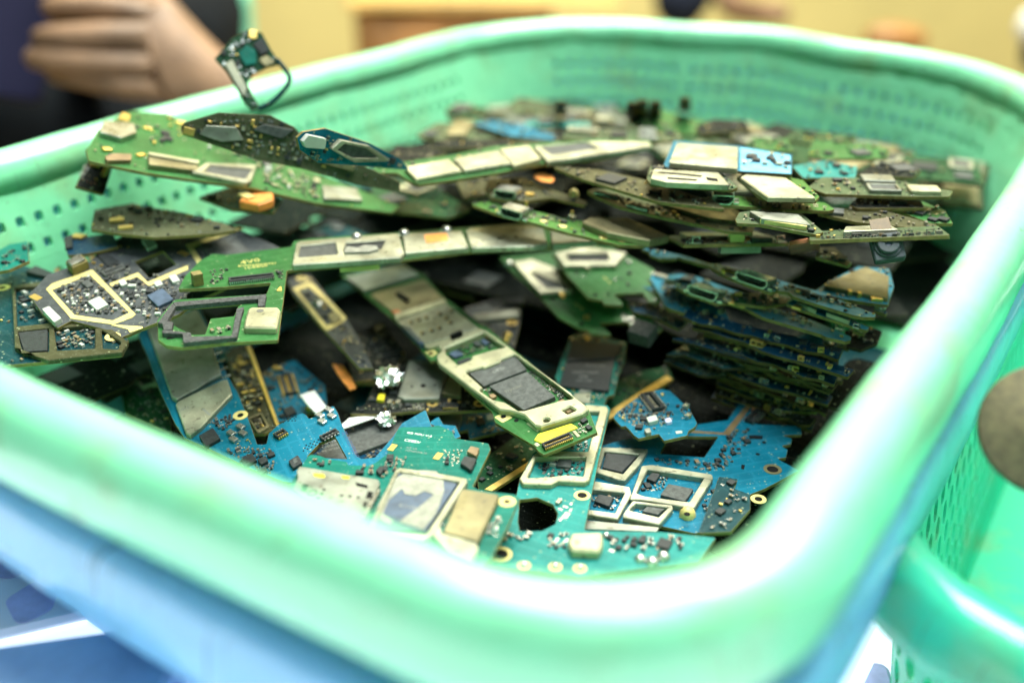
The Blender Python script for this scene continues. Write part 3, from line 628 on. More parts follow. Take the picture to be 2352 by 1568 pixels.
skinned('wooden_block', [V(1985, 92, 1.3), V(2050, 84, 1.3), V(2130, 96, 1.3)], [(0, 1), (1, 2)], [.014, .02, .014], 'wood', None, 0, 2, V(2050, 84, 1.3))
tag([o for o in COL.objects if o.name.startswith('wooden_block')][0], 'rounded brown wooden block blurred just above the back rim', 'block')
# ------------------------------------------------------------------ circuit boards
BURIED = []
def flat(fr, outline, z, tilt=(0, 0)):
    """three plane points for a board lying near height z; tilt = extra height at its farthest-right / farthest-back point"""
    i0 = min(range(len(outline)), key=lambda i: outline[i][0]); i1 = max(range(len(outline)), key=lambda i: outline[i][0]); i2 = min(range(len(outline)), key=lambda i: outline[i][1]+0.001*i)
    a, b, c = outline[i0], outline[i1], outline[i2]
    ux, uy = b[0]-a[0], b[1]-a[1]
    def d(p): return abs(ux*(p[1]-a[1])-uy*(p[0]-a[0]))
    c = max(outline, key=d)
    back = c[1] < a[1]+uy*(c[0]-a[0])/ux
    return [(*a, z), (*b, z+tilt[0]), (*c, z+tilt[0]*(c[0]-a[0])/ux+(tilt[1] if back else -tilt[1]))]
def QB(label, fr, outline, z, color, tilt=(0, 0), auto=None, **k):
    b = Board(label, fr, flat(fr, outline, z, tilt), outline, color, **k)
    if auto is not None: b.auto(**auto)
    return b
def off(pts, dx, dy=0): return [(x+dx, y+dy) for x, y in pts]
def blob(b, c, r, m='silver', fr=None, z0=0, sy=1.0, hgt=1.0, name='solder_blob'):
    x, y = b.loc(c, z0, fr); N = 14; vs = []; fs = []
    for k in range(5):
        a = pi/2*k/4.2
        vs += [((x+r*cos(a)*cos(2*pi*i/N)*(1+.12*sin(3*i+k)))/1000, (y+sy*r*cos(a)*sin(2*pi*i/N))/1000, (z0+r*hgt*sin(a))/1000) for i in range(N)]
    for k in range(4):
        for i in range(N): j = (i+1) % N; fs.append((k*N+i, k*N+j, (k+1)*N+j, (k+1)*N+i))
    fs.append(tuple(range(4*N, 5*N))); me = bpy.data.meshes.new('blob'); me.from_pydata(vs, [], fs); me.polygons.foreach_set('use_smooth', [True]*len(fs)); me.update(); me.materials.append(MATS[m])
    return link(name, me, b.root)

# 1  the long board in the middle, in focus
o = [(275, 335), (640, 642), (833, 860), (878, 914), (908, 908), (1290, 1255), (1310, 1325), (1570, 1480), (1600, 1518), (1640, 1543), (1998, 1392), (1940, 1240), (1860, 1180), (1390, 800), (1262, 690), (1195, 660), (1060, 545), (975, 490), (830, 330), (690, 255)]
b = Board('long narrow green board with cream shield frame and two big black chips, mid heap', 'Z2', [(640, 640, -.0500), (1600, 1510, -.0500), (1262, 690, -.0455)], o, 'green', seed=1)
b.poly('shield_can', [(300, 345), (430, 440), (800, 330), (690, 262)], 1.4, 'shieldgrey')
sp = b.poly('sim_plate', [(470, 465), (640, 598), (960, 490), (830, 362)], .8, 'tan')
sp['label'] = 'brown-gold plate with small red marks'
b.poly('slot', [(640, 455), (665, 448), (735, 495), (715, 505)], .85, 'hole', .8, 0, (), 0, sp, None, False)
b.poly('red_sticker', [(610, 578), (642, 600), (685, 585), (650, 566)], .9, 'copper', .8, .1, (), 0, sp, None, False)
b.poly('sim_rail', [(632, 598), (642, 634), (985, 524), (970, 490)], 1.9, 'cream', .0, .2)
tr = b.poly('sim_tray', [(648, 642), (985, 530), (1195, 685), (1150, 705), (1010, 750), (820, 802), (740, 720)], 1.5, 'shield')
for p in [(745, 655), (800, 637), (850, 622), (940, 597), (985, 627), (1012, 655), (1018, 578), (885, 710), (938, 692), (822, 727)]:
    x, y = b.loc(p, 1.5); me = prism([(x-1.0, y-.5), (x+1.0, y-.5), (x+1.0, y+.5), (x-1.0, y+.5)], [], 1.5, 1.53, 0, .1, False); me.materials.append(MATS['hole']); link('contact_slot', me, tr)
    me = prism([(x-.9, y-.35), (x-.2, y-.35), (x-.2, y+.1), (x-.9, y+.1)], [], 1.53, 1.6, 0, .1, False); me.materials.append(MATS['gold']); link('contact', me, tr)
b.poly('slot', [(1005, 735), (1075, 705), (1090, 712), (1020, 742)], 1.56, 'hole', 1.5, .1, (), 0, tr, None, False)
b.poly('sim_latch', [(668, 662), (735, 684), (838, 796), (800, 800)], 1.8, 'chipblue', reg=False)
for i in range(7): b.cap(b.loc((700+17*i, 678+17*i), 1.8), 'silver', .9, .5, .3, 60, 1.8)
b.poly('sim_rail', [(828, 804), (858, 828), (1252, 708), (1200, 688)], 1.2, 'cream', 0, .2)
fo = [(845, 905), (862, 880), (888, 862), (852, 822), (882, 800), (1255, 680), (1285, 690), (2125, 1325), (2142, 1360), (2090, 1398), (1740, 1505), (1690, 1498), (1595, 1405), (1480, 1372), (1385, 1362), (1345, 1335), (860, 965)]
h1 = [(912, 838), (1248, 702), (1435, 828), (1290, 862), (1150, 903), (1140, 938), (1028, 982), (925, 885)]
h2 = [(1090, 1040), (1228, 998), (1252, 1003), (1385, 952), (1395, 932), (1510, 888), (1985, 1228), (2015, 1268), (1890, 1288), (1600, 1368), (1545, 1370), (1430, 1296), (1330, 1275), (1205, 1192), (1238, 1170)]
h3 = [(1915, 1365), (1985, 1332), (2043, 1365), (1968, 1398)]; h4 = [(1785+30*cos(k*pi/5), 1450+17*sin(k*pi/5)) for k in range(10)]
b.poly('shield_frame', fo, 1.8, 'cream', 0, .5, [h1, h2, h3, h4], .35, None, 'A')
c = b.poly('chip', [(1115, 1043), (1232, 1003), (1252, 1009), (1392, 958), (1510, 893), (1618, 1020), (1250, 1163)], 1.0, 'chipgrey', fr='A')
b.text('UFD', (1335, 1052), (1430, 1012), 'mark', 1.0, c, 'A')
c = b.poly('chip', [(1293, 1162), (1620, 1038), (1863, 1250), (1592, 1366)], 1.35, 'chipgrey', fr='A'); b.text('hynix', (1440, 1222), (1580, 1165), 'markdark', 1.35, c, 'A')
b.poly('chip', [(945, 882), (1020, 850), (1080, 886), (1000, 916)], .9, 'chipblue', fr='A'); b.poly('chip', [(1150, 787), (1190, 770), (1235, 800), (1192, 817)], .9, 'chipgrey', fr='A')
b.poly('chip', [(1215, 767), (1255, 755), (1300, 790), (1257, 806)], .9, 'chipblue', fr='A'); b.poly('inductor', [(1250, 732), (1290, 717), (1325, 746), (1287, 757)], .9, 'brown', fr='A')
b.poly('chip', [(1015, 948), (1135, 908), (1138, 936), (1035, 976)], .3, 'chip', fr='A'); b.poly('inductor', [(1290, 1240), (1330, 1222), (1362, 1245), (1322, 1266)], .9, 'brown', fr='A')
b.poly('chip', [(1925, 1366), (1985, 1340), (2030, 1366), (1970, 1390)], .8, 'brown', fr='A', reg=False); b.poly('inductor', [(1870, 1295), (1925, 1270), (1962, 1292), (1905, 1312)], .9, 'brown', fr='A')
b.caps(46, [(930, 840), (1240, 715), (1400, 815), (1140, 890), (1020, 930)], .45, .95, fr='A', big=.05); b.caps(26, [(1640, 1030), (1760, 1110), (1900, 1220), (1850, 1225), (1650, 1060)], .4, .8, fr='A', big=0)
b.caps(9, [(1210, 1190), (1290, 1170), (1350, 1260)], .5, 1.0, fr='A'); b.caps(9, [(1860, 1210), (1990, 1240), (1900, 1280)], .5, 1.1, fr='A')
for q, hc in (([(1340, 1428), (1420, 1382), (1498, 1430), (1410, 1475)], (1418, 1423)), ([(745, 872), (812, 843), (858, 880), (800, 914)], (798, 885))):
    p = b.poly('ground_pad', q, .08, 'paleyellow', 0, .3, fr='A'); b.dot(hc, .75, 'hole', .1, 'screw_hole', p, 'A')
b.dot((1530, 1455), .65, 'hole', .03, fr='A')
b.poly('yellow_tape', [(1572, 1442), (1600, 1400), (1820, 1330), (1868, 1358), (1620, 1462)], .35, 'yellow', 0, .2); b.conn((1632, 1478), (1822, 1402), 2.2, 1.0, 16)
for q in ([(1568, 1470), (1592, 1455), (1615, 1475), (1590, 1488)], [(1825, 1382), (1850, 1376), (1885, 1416), (1862, 1424)], [(1520, 1330), (1560, 1312), (1620, 1370), (1590, 1385)]): b.poly('gold_contact', q, .3, 'cream', 0, .2)
b.caps(16, [(1840, 1350), (1920, 1300), (1975, 1375), (1880, 1415)], .45, .9, kinds=('silver', 'capcream', 'capblack'))

# 2  long strip with the foam-lined window at its left end
o = [(1340, 242), (1430, 192), (1520, 200), (1955, 146), (1975, 108), (2080, 92), (2640, 52), (3316, 0), (3666, -12), (3976, 30), (4020, 118), (3700, 152), (3166, 176), (2716, 232), (2016, 296), (1928, 306), (1905, 500), (1868, 772), (1500, 790), (1220, 822), (1120, 810), (1062, 770), (1060, 690), (1055, 642), (1160, 515), (1185, 500), (1790, 464), (1822, 386), (1510, 415), (1198, 432), (1242, 345)]
b = Board('long green board strip with dented silver shields and a foam-lined window at its left end', 'Z1', [(1062, 770, -.0215), (3700, 152, -.0225), (1955, 146, -.0205)], o, 'green', holes=[[(1178, 556), (1640, 522), (1602, 545), (1572, 612), (1415, 628), (1378, 736), (1292, 736), (1195, 688), (1130, 650)]], seed=2)
for q in ([(1160, 517), (1790, 463), (1786, 492), (1640, 502), (1178, 546)], [(1057, 655), (1158, 520), (1180, 546), (1122, 640), (1165, 650), (1150, 702), (1100, 702), (1090, 662)], [(1088, 702), (1222, 714), (1282, 720), (1288, 746), (1556, 742), (1590, 560), (1640, 547), (1622, 600), (1590, 752), (1232, 790), (1226, 728), (1090, 724)], [(1735, 494), (1784, 492), (1778, 538), (1732, 546)]):
    b.poly('foam_gasket', q, 1.2, 'foam', 0, .3)
c = b.poly('shield_can', [(1640, 685), (1645, 640), (1668, 560), (1690, 549), (1868, 549), (1884, 570), (1858, 688)], 1.8, 'cream', 0, .5, (), .4); b.dot((1748, 575), .9, 'markdark', 1.83, 'vent_hole', c)
b.conn((1535, 362), (1840, 328), 2.4, 1.2, 22, pin='silver'); b.caps(18, [(1400, 310), (1530, 300), (1500, 400), (1420, 400)], .5, .9); b.caps(6, [(1850, 310), (1910, 300), (1890, 370)], .5, .9)
b.rect('plastic_post', (1320, 320), (2.6, 2.6), 3.4, 'olive2' if 'olive2' in MATS else 'edge'); b.poly('gold_contact', [(1855, 440), (1890, 400), (1895, 440)], .2, 'gold'); b.caps(5, [(1420, 690), (1540, 680), (1540, 735), (1400, 730)], .9, 1.7)
for i, (x, y) in enumerate(((1620, 250), (1600, 268), (1640, 284))): b.text(('4V0', 'RWN20HM31', '1CRB20')[i], (x, y+14), (x+(130, 250, 150)[i], y-6), 'markgold')
b.dot((1318, 398), 1.0, 'hole'); b.dot((1150, 757), 1.2, 'hole', sy=.6)
c = b.poly('shield_can', [(1962, 266), (1988, 122), (2010, 106), (2680, 55), (2718, 190), (2690, 216)], 1.7, 'shield', 0, .5, [[(2002, 215), (2020, 140), (2252, 114), (2270, 195)], [(2305, 178), (2325, 118), (2590, 98), (2560, 160)]], .3)
b.poly('chip', [(2004, 216), (2022, 138), (2255, 112), (2272, 197)], 1.1, 'chipgrey', reg=False); b.poly('chip', [(2302, 180), (2322, 116), (2594, 96), (2564, 162)], .9, 'chip', reg=False)
b.poly('dried_glue', [(2310, 182), (2330, 140), (2400, 150), (2450, 132), (2530, 138), (2545, 160), (2480, 178)], 1.5, 'gunk', .9, .3, reg=False)
c = b.poly('shield_can', off([(705, 186), (690, 70), (718, 55), (1088, 36), (1136, 148), (1000, 160), (880, 168)], 2016), 1.7, 'shield', 0, .5, (), .35)
b.poly('orange_sticker', off([(835, 66), (985, 52), (998, 104), (850, 122)], 2016), .06, 'orange', 1.7, .1, (), 0, c, None, False)
c = b.poly('shield_can', off([(1152, 148), (1112, 36), (1140, 16), (1630, -4), (1664, 126), (1560, 140)], 2016), 1.7, 'shield', 0, .5, (), .35); b.dot((3470, 84), .6, 'markdark', 1.73, 'vent_hole', c); b.poly('pen_mark', off([(1320, 92), (1380, 72), (1384, 76), (1326, 98)], 2016), .03, 'black', 1.7, 0, (), 0, c, None, False)
b.poly('shield_can', off([(1692, 128), (1682, 22), (1716, 2), (1955, 42), (1990, 108)], 2016), 1.7, 'shield', 0, .5, (), .35)
for p in ((380, 72), (700, 46), (985, 24)): blob(b, (p[0]+2016, p[1]+18), 1.7, 'silver', None, 1.2)
b.poly('yellow_label', off([(265, 262), (535, 245), (535, 268), (265, 285)], 2016), 1.5, 'paleyellow', -2.6, .2, reg=False)

# 3  blue board with two plain shields
o = [(928, 740), (955, 682), (1060, 612), (1340, 555), (1385, 640), (1450, 830), (1530, 1010), (1600, 1130), (1665, 1290), (1700, 1390), (1728, 1472), (1790, 1472), (1805, 1400), (1870, 1340), (2030, 1262), (2058, 1275), (2075, 1300), (2112, 1290), (2240, 1212), (2270, 1260), (2290, 1320), (2390, 1545), (2430, 1570), (2520, 1560), (2640, 1420), (2700, 1330), (2860, 1240), (2950, 1480), (2700, 1650), (2400, 1800), (1900, 1720), (1700, 1640), (1380, 1490), (1240, 1430), (1175, 1330), (1130, 1230), (1120, 1213), (1060, 1080), (990, 880)]
b = Board('blue board with two large plain grey shields, its L-shaped lower end beside the near rim', 'Z1', [(955, 682, -.0470), (1240, 1430, -.0530), (2240, 1212, -.0500)], o, 'blue', holes=[[(2060, 1556), (2150, 1462), (2250, 1418), (2335, 1572)]], seed=3)
c = b.poly('shield_can', [(988, 692), (1080, 642), (1320, 562), (1392, 690), (1486, 1000), (1186, 1172), (1152, 1150)], 1.5, 'shieldgrey', 0, .5, (), .3); b.text('704F III', (1488, 985), (1345, 1052), 'mark', 1.5, c); b.text('C', (1228, 1128), (1200, 1142), 'mark', 1.5, c)
c = b.poly('shield_can', [(1178, 1202), (1196, 1182), (1480, 1042), (1528, 1032), (1558, 1130), (1350, 1352), (1275, 1408), (1248, 1395)], 1.5, 'shield', 0, .5, (), .3); b.text('1207', (1268, 1212), (1200, 1240), 'mark', 1.5, c); b.text('I', (1378, 1226), (1366, 1232), 'mark', 1.5, c); b.text('I#I', (1475, 1090), (1430, 1112), 'mark', 1.5, c)
for i in range(7): b.rect('solder_tab', (1412+18*i, 700+52*i), (.7, 2.6), .5, 'silver', 12, reg=False)
b.ring((1615, 1276), 2.0, .85, 'paleyellow')
c = b.poly('chip', [(1335, 1412), (1430, 1357), (1480, 1430), (1382, 1486)], 1.0, 'chip')
for p in ((1555, 1405), (1618, 1362), (1570, 1447), (1634, 1406), (2150, 1287), (2212, 1250), (2166, 1328), (2230, 1290)): b.cap(b.loc(p), 'silver', 2.3, 1.5, .8, 25)
for p in ((1555, 1405), (1618, 1362), (1570, 1447), (1634, 1406), (2150, 1287), (2212, 1250), (2166, 1328), (2230, 1290)): x, y = b.loc(p); b.reg.append(([(x-1.3, y-1.3), (x+1.3, y-1.3), (x+1.3, y+1.3), (x-1.3, y+1.3)], []))
b.conn((1850, 1412), (1918, 1374), 2.2, 1.0, 5)
for q in ([(105, 395), (180, 350), (215, 400), (130, 440)], [(215, 395), (270, 370), (290, 405), (240, 430)], [(425, 405), (490, 365), (520, 420), (455, 455)], [(215, 470), (265, 440), (285, 470), (240, 495)]): b.poly('chip', q, 1.0, 'chip', fr='Z4')
b.poly('chip_window', [(455, 395), (480, 385), (490, 412), (465, 425)], .04, 'chipgrey', 1.0, 0, (), 0, None, 'Z4', False)
b.conn((645, 252), (755, 196), 2.0, .9, 5, fr='Z4', pin='silver')
b.caps(34, [(1400, 1330), (1560, 1270), (1600, 1300), (1500, 1380)], .45, .9); b.caps(40, [(20, 340), (300, 320), (330, 430), (290, 520), (100, 440)], .6, 1.3, fr='Z4'); b.caps(10, [(1560, 1470), (1680, 1440), (1700, 1480), (1600, 1520)], .4, .8, kinds=('gold', 'silver'))
b.text('SE-AV20/FSAV1', (783, 215), (872, 385), 'markblue', 0, fr='Z4')
for i in range(14): b.dot((1905+((i*37) % 90), 1325-(i*13) % 40), .22, 'hole')
for i in range(22): b.dot((2040+i*9, 1515-(i % 3)*14-i*4.2), .24, 'hole')

# 4  teal board with SIM tray, torn label and gold shield
o = [(560, 372), (575, 364), (630, 370), (700, 395), (815, 412), (830, 435), (960, 440), (1010, 420), (1090, 360), (1160, 195), (1190, 180), (1390, 178), (1430, 168), (1465, 180), (1530, 212), (1545, 255), (1770, 290), (1785, 330), (1665, 580), (1700, 600), (1955, 635), (1982, 655), (1900, 850), (1790, 1060), (1600, 1180), (1000, 1000), (450, 640), (440, 560)]
b = Board('teal board with a stamped SIM tray and a chip under torn cream label', 'Z4', [(450, 640, -.0470), (1955, 635, -.0470), (1390, 178, -.0475)], o, 'teal', seed=4)
c = b.poly('sim_tray', [(458, 592), (490, 520), (480, 475), (502, 442), (1030, 532), (1042, 560), (905, 805), (700, 760)], 1.7, 'shieldgrey', 0, .2)
for q, m in (([(590, 490), (665, 495), (675, 518), (640, 520), (600, 510)], 'yellow'), ([(780, 505), (835, 510), (835, 528), (790, 525)], 'yellow'), ([(875, 550), (960, 570), (955, 590), (885, 575)], 'hole'), ([(945, 655), (960, 610), (995, 615), (985, 660)], 'hole'), ([(510, 600), (525, 560), (560, 568), (545, 610)], 'hole'), ([(925, 715), (935, 680), (955, 684), (945, 720)], 'hole')): b.poly('slot', q, .05, m, 1.7, .1, (), 0, c, None, False)
for p in ((783, 640), (840, 645), (895, 652), (650, 625), (665, 600), (628, 650)): b.dot(p, .42, 'hole', 1.73, 'punched_hole', c)
b.dot((588, 618), 1.1, 'hole', 1.73, 'punched_hole', c); b.dot((588, 618), .75, 'shieldgrey', 1.77, 'plate_centre', c)
b.poly('sim_rail', [(905, 800), (1030, 590), (1045, 600), (925, 815)], 1.9, 'silver', 0, .1)
b.poly('shield_frame', [(955, 860), (1145, 462), (1175, 450), (1440, 490), (1622, 522), (1632, 545), (1395, 905), (1330, 935)], 1.5, 'shield', 0, .5, [[(1005, 850), (1165, 482), (1575, 548), (1355, 893)]], .25)
c = b.poly('chip', [(1015, 842), (1168, 488), (1500, 540), (1560, 560), (1345, 880)], 1.1, 'chipblue', reg=False)
b.poly('torn_label', [(1040, 800), (1020, 720), (1070, 620), (1150, 520), (1230, 478), (1330, 468), (1420, 475), (1468, 530), (1472, 610), (1420, 760), (1330, 870), (1290, 850), (1170, 815), (1230, 770), (1300, 720), (1405, 632), (1340, 610), (1280, 640), (1210, 630), (1190, 590), (1100, 670), (1060, 760), (1130, 805), (1110, 830)], .12, 'gunk', 1.1, .3, (), 0, c, None, False)
b.text('K1100', (1165, 712), (1285, 735), 'mark', 1.1, c)
c = b.poly('shield_can', [(1462, 885), (1588, 602), (1612, 593), (1838, 630), (1842, 655), (1702, 945), (1690, 948)], 1.6, 'tan', 0, .4, (), .3); c['label'] = 'gold-brown shield'
b.poly('shield_rail', [(1395, 900), (1440, 820), (1455, 890), (1690, 958), (1702, 1000), (1660, 1080), (1500, 1010)], 1.2, 'shield', 0, .5)
for i in range(6): blob(b, (1460+20*i, 840-42*i), .55, 'silver')
b.ring((1895, 680), 2.1, .7, 'paleyellow'); b.poly('chip', [(1580, 420), (1610, 372), (1692, 390), (1655, 470)], 1.2, 'chip'); b.poly('inductor', [(1625, 342), (1650, 305), (1710, 320), (1690, 375)], 1.2, 'brown')
for p in ((1125, 320), (1432, 378)): b.cap(b.loc(p), 'gold', 2.9, 1.5, .2, 70)
for q in ((1590, 300), (1700, 330)): pass
b.caps(24, [(1480, 330), (1595, 335), (1560, 440), (1460, 440)], .5, .8, kinds=('silver', 'silver', 'capcream')); b.caps(22, [(1090, 385), (1215, 390), (1190, 450), (1060, 520)], .6, 1.1); b.poly('chip', [(1012, 470), (1040, 438), (1070, 448), (1045, 500)], 1.0, 'chip'); b.caps(26, [(1740, 770), (1870, 780), (1820, 910), (1730, 900)], .7, 1.2, kinds=('silver', 'white', 'capgrey')); b.caps(10, [(930, 450), (1000, 450), (980, 520), (900, 500)], .7, 1.3); b.caps(5, [(600, 390), (720, 420), (700, 460), (590, 420)], .6, 1.3)
b.text('IEB M7U V-0', (1220, 222), (1384, 248), 'markwhite'); b.text('CEED/', (1200, 272), (1305, 290), 'markwhite'); b.text('AIT LIL', (1215, 320), (1290, 332), 'mark'); b.text('AZNSUW-M', (1210, 340), (1350, 362), 'mark')

# 5  pale teal board under the end of board 1
o = [(745, 188), (890, 203), (910, 225), (860, 440), (800, 720), (735, 1042), (1250, 1052), (1620, 1090), (1500, 1250), (700, 1350), (60, 1270), (100, 1130), (205, 1060), (280, 800), (300, 700), (390, 522), (470, 480)]
b = Board('pale teal board with cream frame, round cut-out and a fat cream block, near corner', 'Z5', [(300, 700, -.0545), (1620, 1090, -.0545), (890, 203, -.0545)], o, 'lteal', holes=[[(288, 985), (300, 835), (420, 822), (525, 868), (558, 930), (540, 1000), (450, 1045), (300, 1048)]], seed=5)
b.poly('shield_frame', [(300, 690), (395, 530), (470, 470), (745, 195), (885, 207), (898, 230), (770, 700), (740, 716), (560, 708), (510, 732), (320, 726)], 1.4, 'cream', 0, .5, [[(352, 688), (410, 552), (748, 548), (728, 678), (610, 668), (500, 682)], [(450, 505), (640, 330), (770, 240), (838, 240), (758, 512)]], .25)
b.poly('chip', [(545, 605), (562, 560), (652, 566), (640, 618)], .9, 'chipgrey', reg=True); b.caps(40, [(420, 600), (730, 560), (720, 660), (470, 690)], .6, 1.3, kinds=('capgrey', 'white', 'silver', 'chip')); b.caps(20, [(600, 420), (760, 450), (740, 510), (540, 500)], .6, 1.2, kinds=('capgrey', 'silver', 'white'))
b.ring((720, 805), 2.0, 1.2, 'paleyellow'); b.ring((172, 1200), 2.6, 1.7, 'paleyellow')
b.poly('crystal_block', [(622, 1120), (650, 1056), (855, 1050), (862, 1120), (835, 1182), (650, 1172)], 2.2, 'cream', 0, .8, (), .5)
b.caps(16, [(500, 1080), (620, 1070), (610, 1170), (500, 1160)], .8, 1.6); b.caps(26, [(900, 1090), (1400, 1090), (1400, 1170), (900, 1180)], .8, 1.7); b.caps(8, [(560, 850), (680, 860), (650, 970), (570, 970)], 1.0, 2.0, kinds=('silver', 'capcream')); b.caps(8, [(180, 1080), (380, 1080), (380, 1110), (180, 1110)], .8, 1.5)
for p in ((330, 1275), (540, 1285), (705, 1295)): b.ring(p, 1.5, .8, 'paleyellow'); blob(b, p, .9, 'silver')
for p, r in (((1110, 1240), 1.3), (1190, 1235) and ((1190, 1262), 1.5), ((1265, 1225), 1.6), ((880, 1080), .9)): blob(b, p, r, 'silver')

# 6  wide blue board with four shield frames
o = [(1000, 430), (1240, 402), (1440, 352), (1500, 330), (1700, 300), (1780, 180), (1900, 170), (1890, 330), (2190, 340), (2196, 398), (2060, 403), (2130, 425), (2122, 462), (2060, 475), (2100, 500), (2090, 552), (2030, 560), (2180, 640), (1950, 760), (1850, 800), (1700, 1000), (1480, 1062), (1250, 1012), (730, 985), (705, 900), (760, 500)]
b = Board('wide blue board with four cream-walled shield frames and a square hole, low at right', 'Z5', [(705, 900, -.0620), (2190, 640, -.0620), (1440, 352, -.0620)], o, 'blue', holes=[[(1245, 528), (1300, 408), (1636, 412), (1540, 552)]], seed=6)
for outer, hole in (([(812, 650), (850, 482), (1165, 492), (1105, 600), (1010, 705), (960, 700)], [(850, 622), (878, 515), (1095, 535), (990, 655)]), ([(1040, 832), (1120, 606), (1190, 600), (1592, 664), (1600, 690), (1475, 892), (1430, 886), (1110, 832)], [(1085, 790), (1160, 632), (1540, 688), (1440, 850), (1140, 812)]), ([(755, 702), (1040, 748), (1052, 800), (960, 965), (745, 932)], [(775, 770), (995, 792), (935, 918), (770, 895)]), ([(1000, 922), (1058, 842), (1328, 872), (1330, 900), (1240, 1000), (992, 952)], [(1048, 905), (1088, 862), (1288, 888), (1228, 948)])): b.poly('shield_frame', outer, 1.6, 'shield', 0, .4, [[(sum(q[0] for q in hole)/4+(x-sum(q[0] for q in hole)/4)*1.09, sum(q[1] for q in hole)/4+(y-sum(q[1] for q in hole)/4)*1.09) for x, y in hole]] if len(hole) == 4 else [hole], .2)
for q, m in (([(855, 618), (880, 520), (1092, 540), (988, 650)], 'chip'), ([(1245, 802), (1300, 727), (1470, 762), (1412, 846)], 'chipgrey'), ([(1150, 692), (1190, 652), (1245, 662), (1212, 716)], 'chip'), ([(800, 842), (830, 797), (935, 817), (900, 880)], 'chip'), ([(1120, 912), (1170, 867), (1280, 892), (1230, 935)], 'chipgrey')): b.poly('chip', q, 1.1, m)
b.poly('shield_can', [(722, 1030), (742, 972), (1240, 1020), (1222, 1050)], .9, 'shieldgrey'); b.poly('copper_trace', [(1440, 368), (1668, 385), (1820, 205), (1862, 205), (1712, 402), (1440, 386)], .05, 'brown', 0, .2)
for q in ([(1840, 402), (1935, 405), (1930, 430), (1845, 427)], [(1790, 600), (1815, 602), (1808, 632), (1788, 630)]): b.poly('slot', q, .03, 'hole', 0, .2, (), 0)
for p in ((1942, 452), (1900, 530)): b.dot(p, .6, 'hole')
b.ring((2000, 630), 2.4, 1.5, 'tan'); b.ring((1905, 830), 2.0, 1.0, 'paleyellow'); blob(b, (1425, 945), 2.0, 'paleyellow', hgt=1.3, name='brass_post'); b.dot((1425, 932), .8, 'hole', 2.62)
b.caps(30, [(1730, 370), (1930, 365), (1700, 640), (1600, 620)], .7, 1.5); b.caps(26, [(1190, 565), (1420, 580), (1700, 605), (1560, 640), (1300, 600)], .7, 1.4); b.caps(22, [(1180, 660), (1300, 690), (1250, 780), (1110, 780)], .6, 1.2); b.caps(16, [(780, 780), (980, 800), (930, 910), (780, 890)], .6, 1.2); b.caps(18, [(1500, 850), (1680, 700), (1800, 820), (1600, 980)], .7, 1.4); b.caps(8, [(1060, 890), (1270, 890), (1220, 940)], .6, 1.1)
b.conn((1840, 300), (1920, 230), 2.6, 1.2, 9, pin='silver'); b.poly('orange_tape', [(1850, 270), (1865, 190), (1920, 190), (1885, 270)], .3, 'copper')
# 7
QB('small dark teal board wedged under the right rim on top of the blue board', 'Z5', [(1640, 680), (1765, 695), (1742, 760), (1850, 800), (1850, 900), (1720, 1050), (1500, 1060), (1560, 900)], -.0560, 'dteal', auto=dict(dens=.2, caps=8), seed=7)
# 8  small broken blue board
o = [(930, 285), (950, 250), (1120, 130), (1250, 92), (1310, 105), (1440, 225), (1492, 320), (1482, 345), (1435, 375), (1425, 405), (1270, 440), (1235, 395), (1100, 425), (1065, 400), (1040, 370), (1010, 340), (985, 345), (960, 322)]
b = QB('small broken-off blue board crowded with tiny parts, one white block on it', 'Z5', o, -.0560, 'blue', (0.002, 0), r=.2, seed=8)
b.conn((1150, 112), (1235, 218), 3.8, 1.3, 16, pin='silver'); b.poly('inductor', [(1150, 282), (1215, 262), (1230, 300), (1166, 316)], 1.3, 'white'); b.poly('chip', [(1275, 292), (1310, 282), (1325, 308), (1285, 318)], .9, 'lilac')
b.caps(80, [(955, 250), (1140, 140), (1245, 235), (1330, 250), (1320, 330), (1130, 345), (990, 310)], .55, 1.25, kinds=('cap', 'capblack', 'capcream', 'silver', 'chip', 'capgrey')); b.cap(b.loc((1416, 222)), 'capcream', 2, 1.3, 1.2, 60); b.cap(b.loc((1430, 288)), 'capcream', 2, 1.3, 1.2, 60); b.caps(8, [(1390, 220), (1450, 230), (1440, 300), (1380, 290)], .6, 1.0); b.poly('chip', [(1135, 360), (1175, 350), (1185, 380), (1150, 388)], 1.2, 'gunk'); b.cap(b.loc((1370, 385)), 'white', 1.6, 1.3, .15, 20)
# 9  green board with a gold edge
b = Board('dark green board lying diagonally with a bright gold-plated long edge', 'Z5', [(60, 770, -.0640), (1290, 0, -.0655), (0, 620, -.0645)], [(30, 800), (110, 782), (350, 628), (912, 292), (1335, 28), (1290, -60), (1100, -20), (600, 180), (0, 600)], 'dgreen', seed=9)
b.poly('gold_edge', [(62, 764), (1290, -4), (1328, 26), (912, 290), (352, 624), (112, 778)], .9, 'gold', 0, .1)
b.caps(20, None, .8, 1.8)
